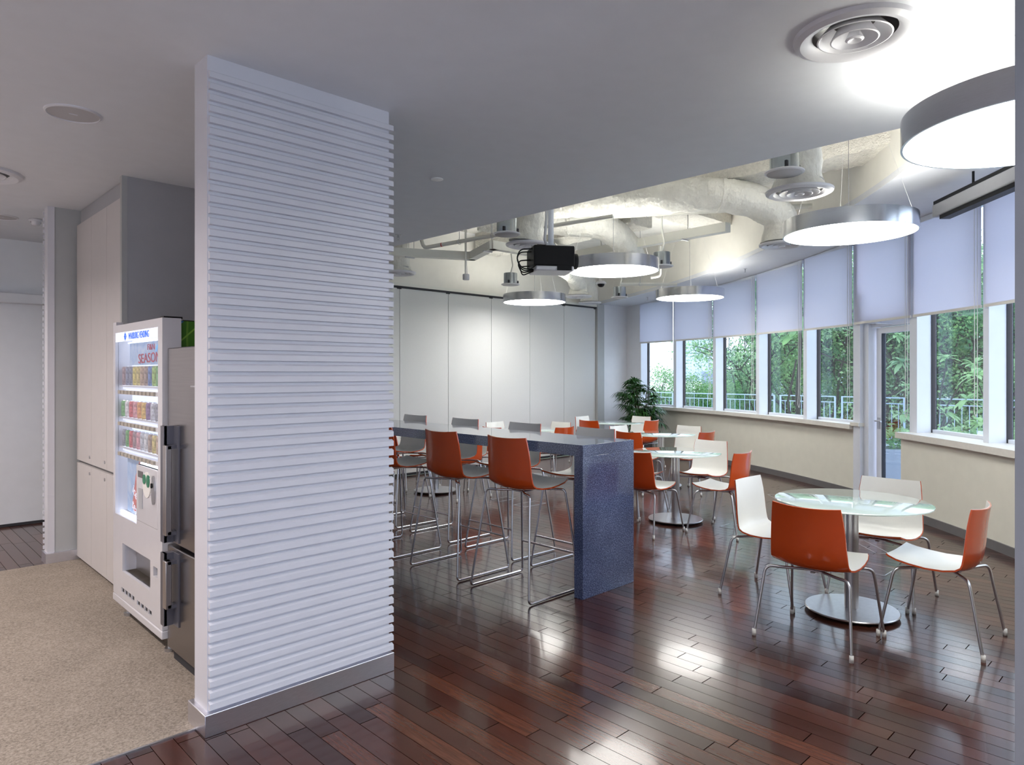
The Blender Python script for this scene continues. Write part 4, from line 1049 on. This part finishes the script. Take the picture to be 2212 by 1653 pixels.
# projector
pj = thing('projector', 'black projector hanging from a white pole', 'projector', (4.80, 4.40, 2.54), radians(-34), None)
MB().box(-.20, .19, -.17, .17, .045, .235).build('housing', M['black'], pj, bevel=.012)
MB().box(-.18, .185, -.165, .165, .0, .046).build('underside', M['vent'], pj, bevel=.012)
MB().box(.02, .16, -.172, -.05, .004, .05).build('air_intake', M['black'], pj)
lm = MB()
vs = [(x, -.03 + r_ * cos(2 * pi * k / 28), .11 + r_ * sin(2 * pi * k / 28)) for x, r_ in ((.185, .072), (.215, .076), (.245, .074), (.25, .055), (.235, .05)) for k in range(28)]
lm.add(vs, [(i * 28 + k, i * 28 + (k + 1) % 28, (i + 1) * 28 + (k + 1) % 28, (i + 1) * 28 + k) for i in range(4) for k in range(28)] + [tuple(range(112, 140))], 0, True).build('lens', M['black'], pj)
MB().cyl(.027, .26, HT - 2.54, seg=20).cyl(.04, .232, .275, seg=20).build('mounting_pole', M['frame'], pj)
MB().tube([(-.03, .0, .24), (-.06, 0, .32), (-.045, .0, .5), (-.045, 0, HT - 2.54)], .014, 8).build('cable_conduit', M['vent'], pj)
for k, (z0, z1, ou) in enumerate([(.21, .03, .15), (.19, .06, .14), (.12, .02, .12), (.07, .0, .09)]):
    MB().tube(fillet([(-.19, -.10 + .05 * k, z0), (-.24 - ou * .5, -.10 + .05 * k, z0 - .01), (-.20 - ou, -.09 + .04 * k, (z0 + z1) / 2), (-.24 - ou * .4, -.08 + .03 * k, z1 - .03), (-.15, -.05, .02)], .08, 6), .006, 8).build('cable', M['black'], pj)
MB().box(-.14, -.06, -.04, .04, .235, .262).build('cable_box', M['black'], pj)
# dome camera
t = thing('dome_camera', 'small white dome security camera under the middle drum lamp', 'camera', (7.51, 5.94, 2.80))
MB().lathe([(.0001, .075), (.05, .07), (.072, .045), (.072, .035), (.055, .03), (.0001, .03)], seg=32).build('housing', M['vent'], t, auto=True)
MB().lathe([(.05, .032), (.046, .01), (.03, -.008), (.0001, -.015)], seg=28).build('dome', M['black'], t)
MB().cyl(.012, .07, HT - 2.80, seg=10).build('drop_rod', M['tray'], t)

# floor boxes
for x, y, a, hx, hy, lab in [(5.94, 5.79, 0, .185, .10, 'flush metal floor box under the far bar stools'), (6.57, 3.46, 0, .105, .105, 'flush metal floor box between the two nearest round tables'),
                             (5.95, 1.93, 0, .14, .14, 'flush metal floor box beside the nearest table base'), (5.93, 6.25, 0, .14, .09, 'flush metal floor box near the left round table'),
                             (8.33, 3.70, .76, .48, .06, 'long flush floor outlet strip near the parapet'), (6.70, 2.19, .76, .24, .06, 'short flush floor outlet strip behind the nearest table')]:
    t = thing('floor_box', lab, 'floor box', (x, y, 0), a, 'flush floor outlets')
    m_ = MB(); e_ = .008
    m_.box(-hx, hx, -hy, -hy + e_, 0, .002).box(-hx, hx, hy - e_, hy, 0, .002).box(-hx, -hx + e_, -hy, hy, 0, .002).box(hx - e_, hx, -hy, hy, 0, .002); m_.build('metal_frame', M['steel'], t)
    MB().box(-hx + e_, hx - e_, -hy + e_, hy - e_, 0, .0012).build('lid', M['wood'], t)

# ------------------------------------------------------------------ potted palm
rnd = random.Random(11)
pm = thing('potted_palm', 'bushy potted lady palm in the corner by the first window', 'potted plant', (11.05, 7.72, 0))
MB().lathe([(.0001, 0), (.15, 0), (.17, .02), (.205, .40), (.215, .42), (.20, .425), (.19, .38), (.0001, .38)], seg=40).build('pot', M['pot'], pm, auto=True)
sm_ = MB(); lf = MB(); tips = []
for k in range(17):
    a = rnd.uniform(0, 2 * pi); q = rnd.uniform(.02, .12); hgt = rnd.uniform(.30, .98)
    bx_, by_ = q * cos(a), q * sin(a); lean = rnd.uniform(.03, .16)
    top = Vector((bx_ + lean * cos(a), by_ + lean * sin(a), .38 + hgt)); sm_.tube([(bx_, by_, .36), (bx_ + .3 * lean * cos(a), by_ + .3 * lean * sin(a), .36 + hgt * .5), top], .009, 6)
    for f in range(7):
        fa = a + rnd.uniform(-2.2, 2.2); el = rnd.uniform(-.1, 1.2); zz = top.z - rnd.uniform(0, .30)
        L = rnd.uniform(.12, .30); bp = Vector((bx_ + lean * cos(a) * .8, by_ + lean * sin(a) * .8, zz))
        d = Vector((cos(fa) * cos(el), sin(fa) * cos(el), sin(el))); tip = bp + d * L
        sm_.tube([bp, tip], .0035, 5)
        side = d.cross(Vector((0, 0, 1))).normalized(); upv = side.cross(d).normalized()
        for g in range(9):
            ga = (g - 4) / 4 * 1.35 + rnd.uniform(-.08, .08); ld = (d * cos(ga) + side * sin(ga)).normalized(); LL = rnd.uniform(.19, .30) * (1 - .22 * abs(ga)); wd = rnd.uniform(.009, .016)
            perp = ld.cross(upv).normalized(); pts = []
            for s_ in (0, .35, .7, 1):
                c = tip + ld * LL * s_ + Vector((0, 0, -1)) * (LL * .55 * s_ ** 2.2) + upv * .02 * sin(pi * s_); wv = wd * (0.35, 1, .9, .12)[(0, .35, .7, 1).index(s_)]
                pts += [c - perp * wv, c + upv * wv * .35, c + perp * wv]
            lf.add(pts, [(i * 3 + j, i * 3 + j + 1, i * 3 + j + 4, i * 3 + j + 3) for i in range(3) for j in range(2)], 0, True)
sm_.build('stems', M['stem'], pm); lf.build('fronds', M['leaf_palm'], pm)

# ------------------------------------------------------------------ outside
ter = [wp(t, 15.36) for t in frange(-.2424, TH_END, 30)] + [(2.5, -3.2), (17.6, -3.2), (17.6, 22), (11.95, 22)]
struct(MB().prism(ter, -.12, -.02).build('terrace_floor', M['terrace']))
struct(MB().box(17.6, 140, -90, 130, -3.2, -3.0).build('ground', M['ground']))
# railing: panels with posts
RX = 17.35
y = -1.2; k = 0
while y < 15.5:
    t = thing('railing_panel', 'white metal balustrade panel on the terrace, %s counted from the right' % ((ordn + ['eleventh', 'twelfth'])[k]), 'railing', (RX, y, -.02), 0, 'white terrace railing panels')
    m_ = MB(); m_.box(-.02, .02, .0, .035, 0, 1.06).box(-.02, .02, 1.365, 1.40, 0, 1.06).build('post', M['rail'], t)
    MB().box(-.018, .018, 0, 1.40, 1.035, 1.06).box(-.012, .012, 0, 1.40, .90, .92).box(-.012, .012, 0, 1.40, .08, .10).build('rail', M['rail'], t)
    b_ = MB()
    for q in range(1, 10):
        zt = 1.04 if q in (3, 6) else .91
        b_.box(-.006, .006, q * .14 - .006, q * .14 + .006, .08, zt)
    b_.build('balusters', M['rail'], t)
    y += 1.53; k += 1
# planter and hedge in front of the door
def leaves(mb, pts, size, rnd, spread=1., flat=.5):
    for p in pts:
        a = rnd.uniform(0, 2 * pi); e = rnd.gauss(0, flat); d = Vector((cos(a) * cos(e), sin(a) * cos(e), sin(e)))
        r = Vector((rnd.gauss(0, 1), rnd.gauss(0, 1), rnd.gauss(0, 1))); s_ = d.cross(r).normalized(); L = size * rnd.uniform(.6, 1.3); W_ = L * .26
        n_ = d.cross(s_)
        mb.add([p, p + d * L * .5 + s_ * W_ + n_ * W_ * .3, p + d * L - n_ * W_ * .4, p + d * L * .5 - s_ * W_ + n_ * W_ * .3], [(0, 1, 2), (0, 2, 3)])
pl = thing('planter', 'long speckled granite planter on the terrace outside the glass door', 'planter', (11.4, 1.9, -.02), -1.05)
MB().box(-2.2, 1.5, .0, .10, 0, .52).box(-2.2, 1.5, .5, .6, 0, .52).box(-2.2, -2.1, 0, .6, 0, .52).box(1.4, 1.5, 0, .6, 0, .52).build('planter_wall', M['planter'], pl)
MB().box(-2.1, 1.4, .10, .5, .3, .46).build('soil', M['ground'], pl)
hg = thing('hedge', 'low green hedge growing in the granite planter', 'hedge', (11.4, 1.9, .48), -1.05)
m_ = MB(); rnd = random.Random(5)
leaves(m_, [Vector((rnd.uniform(-2.15, 1.45), rnd.uniform(.02, .58), rnd.uniform(0, .30) + .12 * noise.noise(Vector((rnd.random() * 3, 0, 0))))) for _ in range(4200)], .06, rnd)
m_.build('hedge_foliage', M['leafC'], hg)
MB().tube([(-2.0, .3, -.03), (1.3, .3, -.03)], .02, 6).build('branches', M['bark'], hg)
# outdoor white chair
oc = dup(proto, (10.95, 2.20, -.02), 2.6, 'white outdoor chair on the terrace, its top just above the right sill')
oc.name = 'outdoor_chair'; del oc['group']
for c in oc.children:
    if c.name.startswith('outer_shell'):
        c.data = c.data.copy(); c.data.materials[0] = M['white_pl']; c['label'] = 'white back'

def make_tree(name, seed, hgt, cr, leafm, nleaf, lsize, label, loc, thin=1.0, zlow=.32):
    rnd = random.Random(seed); t = thing(name, label, 'tree', loc, 0, 'trees beyond the terrace railing')
    tr_ = MB(); ends = []
    def grow(p, d, L, r, lev):
        pts = [p]; q = p
        for s_ in range(3):
            d2 = (d + Vector((rnd.gauss(0, .16), rnd.gauss(0, .16), rnd.gauss(0, .08)))).normalized(); q = q + d2 * L / 3; pts.append(q)
        tr_.tube(pts, [r * (1 - .16 * i) for i in range(4)], 7 if lev < 2 else 4)
        if lev >= 3 or r < .008: ends.append((q, L)); return
        ends.append((q, L * .7))
        for k in range(rnd.choice((2, 3, 3))):
            a = rnd.uniform(0, 2 * pi); s_ = rnd.uniform(.5, 1.0)
            nd = (d * .7 + Vector((cos(a), sin(a), rnd.uniform(-.1, .5))) * s_).normalized()
            grow(q, nd, L * rnd.uniform(.62, .85), r * .6, lev + 1)
    for k in range(3): grow(Vector((rnd.uniform(-.1, .1), rnd.uniform(-.1, .1), 0)), Vector((rnd.uniform(-.25, .25), rnd.uniform(-.25, .25), 1)).normalized(), hgt * .42, .085 * thin, 0)
    tr_.build('trunk', M['bark'], t)
    m_ = MB(); pts = []
    for k in range(nleaf):
        if rnd.random() < .62 and ends:
            e, L = rnd.choice(ends); s_ = .16 * cr; p = e + Vector((rnd.gauss(0, s_), rnd.gauss(0, s_), rnd.gauss(0, s_ * .6)))
        else:
            cl_ = rnd.randint(0, 39); r2 = random.Random(seed * 100 + cl_); a = r2.uniform(0, 2 * pi); b_ = r2.uniform(zlow, 1.); q = cr * r2.uniform(.3, .95) * math.sqrt(max(.05, 1 - ((b_ - .62) / .5) ** 2))
            p = Vector((q * cos(a), q * sin(a), hgt * b_)) + Vector((rnd.gauss(0, .30), rnd.gauss(0, .30), rnd.gauss(0, .16))) * cr * .5
        pts.append(p)
    leaves(m_, pts, lsize, rnd, flat=.45)
    m_.build('crown', M[leafm], t)
    return t
TREES = [((21.9, 13.6), 0, 4.5, .7), ((22.2, 13.2), 1, 3.8, .7), ((23.6, 13.2), 2, 4.0, .7), ((20.3, 10.1), 1, 7.8, .42), ((22.8, 10.0), 2, 7.6, .95), ((21.7, 8.1), 0, 7.8, .9), ((22.0, 7.2), 1, 7.4, .8),
         ((22.1, 6.3), 2, 7.2, .9), ((21.9, 5.3), 0, 7.6, .9), ((21.9, 4.5), 1, 7.4, .9), ((21.9, 3.7), 2, 7.8, .9), ((22.6, 3.0), 0, 7.6, 1), ((26.1, 12.1), 1, 5.6, .7), ((26.5, 10.4), 0, 7.4, .9), ((27.1, 8.5), 1, 7.6, 1), ((28.1, 5.9), 2, 7.0, 1)]
descr = ['leftmost small tree beyond the railing, seen behind the palm', 'pale crown in the first window, low against the white sky', 'tree below the distant tower block',
         'dark dense tree filling the third window', 'tree behind the fourth window with spreading branches', 'tree beyond the fifth window, left of the door', 'tree farther back behind the fifth window',
         'tree seen through the glass door', 'tree behind the wide right window, left half', 'tree behind the wide right window, right half', 'tall tree at the right edge behind the blinds', 'tree beyond the pillar side of the terrace',
         'background tree left of the dark dense tree', 'background tree between the fourth and fifth windows', 'background tree behind the glass door', 'background tree at the far right']
protos = {}
for i, ((x, y), kind, h_, xy_) in enumerate(TREES):
    if kind not in protos:
        protos[kind] = make_tree('garden_tree', 21 + kind, 7.0, 2.1, ('leafA', 'leafB', 'leafC')[kind], 15000, .115, descr[i], (x, y, -3.0)); t = protos[kind]
    else: t = dup(protos[kind], (x, y, -3.0), i * 1.3, descr[i])
    s_ = h_ / 7.0; t.scale = (xy_, xy_, s_)
# broad leaved shrubs close to the glass
def rosette_shrub(x, y, label, seed, hgts, leafL=.26, nros=10, spread=.55):
    rnd = random.Random(seed); t = thing('broad_leaved_shrub', label, 'shrub', (x, y, -.02), 0, 'broad leaved shrubs on the terrace')
    s_, m_ = MB(), MB()
    for k in range(nros):
        a = rnd.uniform(0, 2 * pi); q = rnd.uniform(.1, spread); z = rnd.uniform(*hgts); c = Vector((q * cos(a), q * sin(a), z))
        s_.tube([(0, 0, 0), (.3 * c.x, .3 * c.y, z * .6), c], [.022, .014, .007], 6)
        for g in range(11):
            fa = rnd.uniform(0, 2 * pi); el = rnd.uniform(-.5, .9); d = Vector((cos(fa) * cos(el), sin(fa) * cos(el), sin(el))); sd = d.cross(Vector((0, 0, 1))).normalized(); L = leafL * rnd.uniform(.7, 1.15); W_ = L * .17
            p1, p2, p3 = c + d * L * .35, c + d * L * .7 + Vector((0, 0, -.03)), c + d * L + Vector((0, 0, -.09 * L / .26))
            m_.add([c, p1 + sd * W_, p1 - sd * W_, p2 + sd * W_ * .9, p2 - sd * W_ * .9, p3, p1 + Vector((0, 0, -.01)), p2 + Vector((0, 0, -.012))], [(0, 1, 6), (0, 6, 2), (1, 3, 7, 6), (6, 7, 4, 2), (3, 5, 7), (7, 5, 4)], 0, True)
    s_.build('stems', M['bark'], t); m_.build('foliage', M['leafC'], t)
rosette_shrub(13.3, 3.3, 'broad leaved shrub in the wide window right of the door', 3, (.7, 2.5), nros=15, spread=.7)
rosette_shrub(12.7, 2.3, 'broad leaved shrub near the outdoor chair', 8, (.5, 1.9), nros=9)
t = thing('rubber_tree', 'thin dark trunk with a few big round leaves before the fourth window', 'tree', (14.05, 5.95, -.02))
MB().tube([(0, 0, 0), (.03, .05, 1.2), (0, -.03, 2.2), (.05, .02, 3.0)], [.05, .042, .035, .02], 10).tube([(.01, .02, 0), (-.1, .2, 1.0), (-.02, .05, 1.9)], [.03, .025, .02], 8).build('trunk', M['bark'], t)
m_ = MB(); rnd = random.Random(4)
for k in range(26):
    a = rnd.uniform(0, 2 * pi); z = rnd.uniform(2.35, 3.1); d = Vector((cos(a), sin(a), rnd.uniform(-.9, -.1))).normalized(); c = Vector((.25 * cos(a), .25 * sin(a), z)); sd = d.cross(Vector((0, 0, 1))).normalized(); L = rnd.uniform(.22, .32)
    pr_ = [(0, 0), (.2, .22), (.5, .30), (.8, .22), (1, 0), (.8, -.22), (.5, -.30), (.2, -.22)]
    m_.add([c + d * L * u + sd * L * v + Vector((0, 0, -.04 * u * u)) for u, v in pr_], [(0, 1, 7), (1, 2, 6, 7), (2, 3, 5, 6), (3, 4, 5)], 0, True)
m_.build('big_leaves', M['leafA'], t)
# distant buildings
def tower(x, y, w_, d_, h_, label, floors, bays, base=-3):
    t = thing('distant_building', label, 'building', (x, y, base), atan2(y, x), 'hazy buildings on the skyline')
    MB().box(-d_ / 2, d_ / 2, -w_ / 2, w_ / 2, 0, h_).build('facade', M['tower'], t)
    m_ = MB()
    for f in range(floors):
        for q in range(bays):
            if q % 4 == 3: continue
            yy = -w_ / 2 + w_ * (q + .5) / bays; zz = h_ - h_ / floors * (f + .65)
            m_.box(-d_ / 2 - .1, -d_ / 2 + .01, yy - w_ / bays * .3, yy + w_ / bays * .3, zz, zz + h_ / floors * .4)
    m_.build('window_rows', M['tower_w'], t)
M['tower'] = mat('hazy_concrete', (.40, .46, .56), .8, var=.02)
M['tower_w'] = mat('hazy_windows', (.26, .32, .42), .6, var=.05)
tower(401, 237, 19, 14, 27, 'hazy white tower block on the skyline in the second window', 13, 12)
tower(150, 58, 50, 10, 5.2, 'low white building seen between the trees left of the door', 3, 30)
tower(152, 2, 60, 10, 6.2, 'low white building seen between the trees in the wide right window', 3, 34)
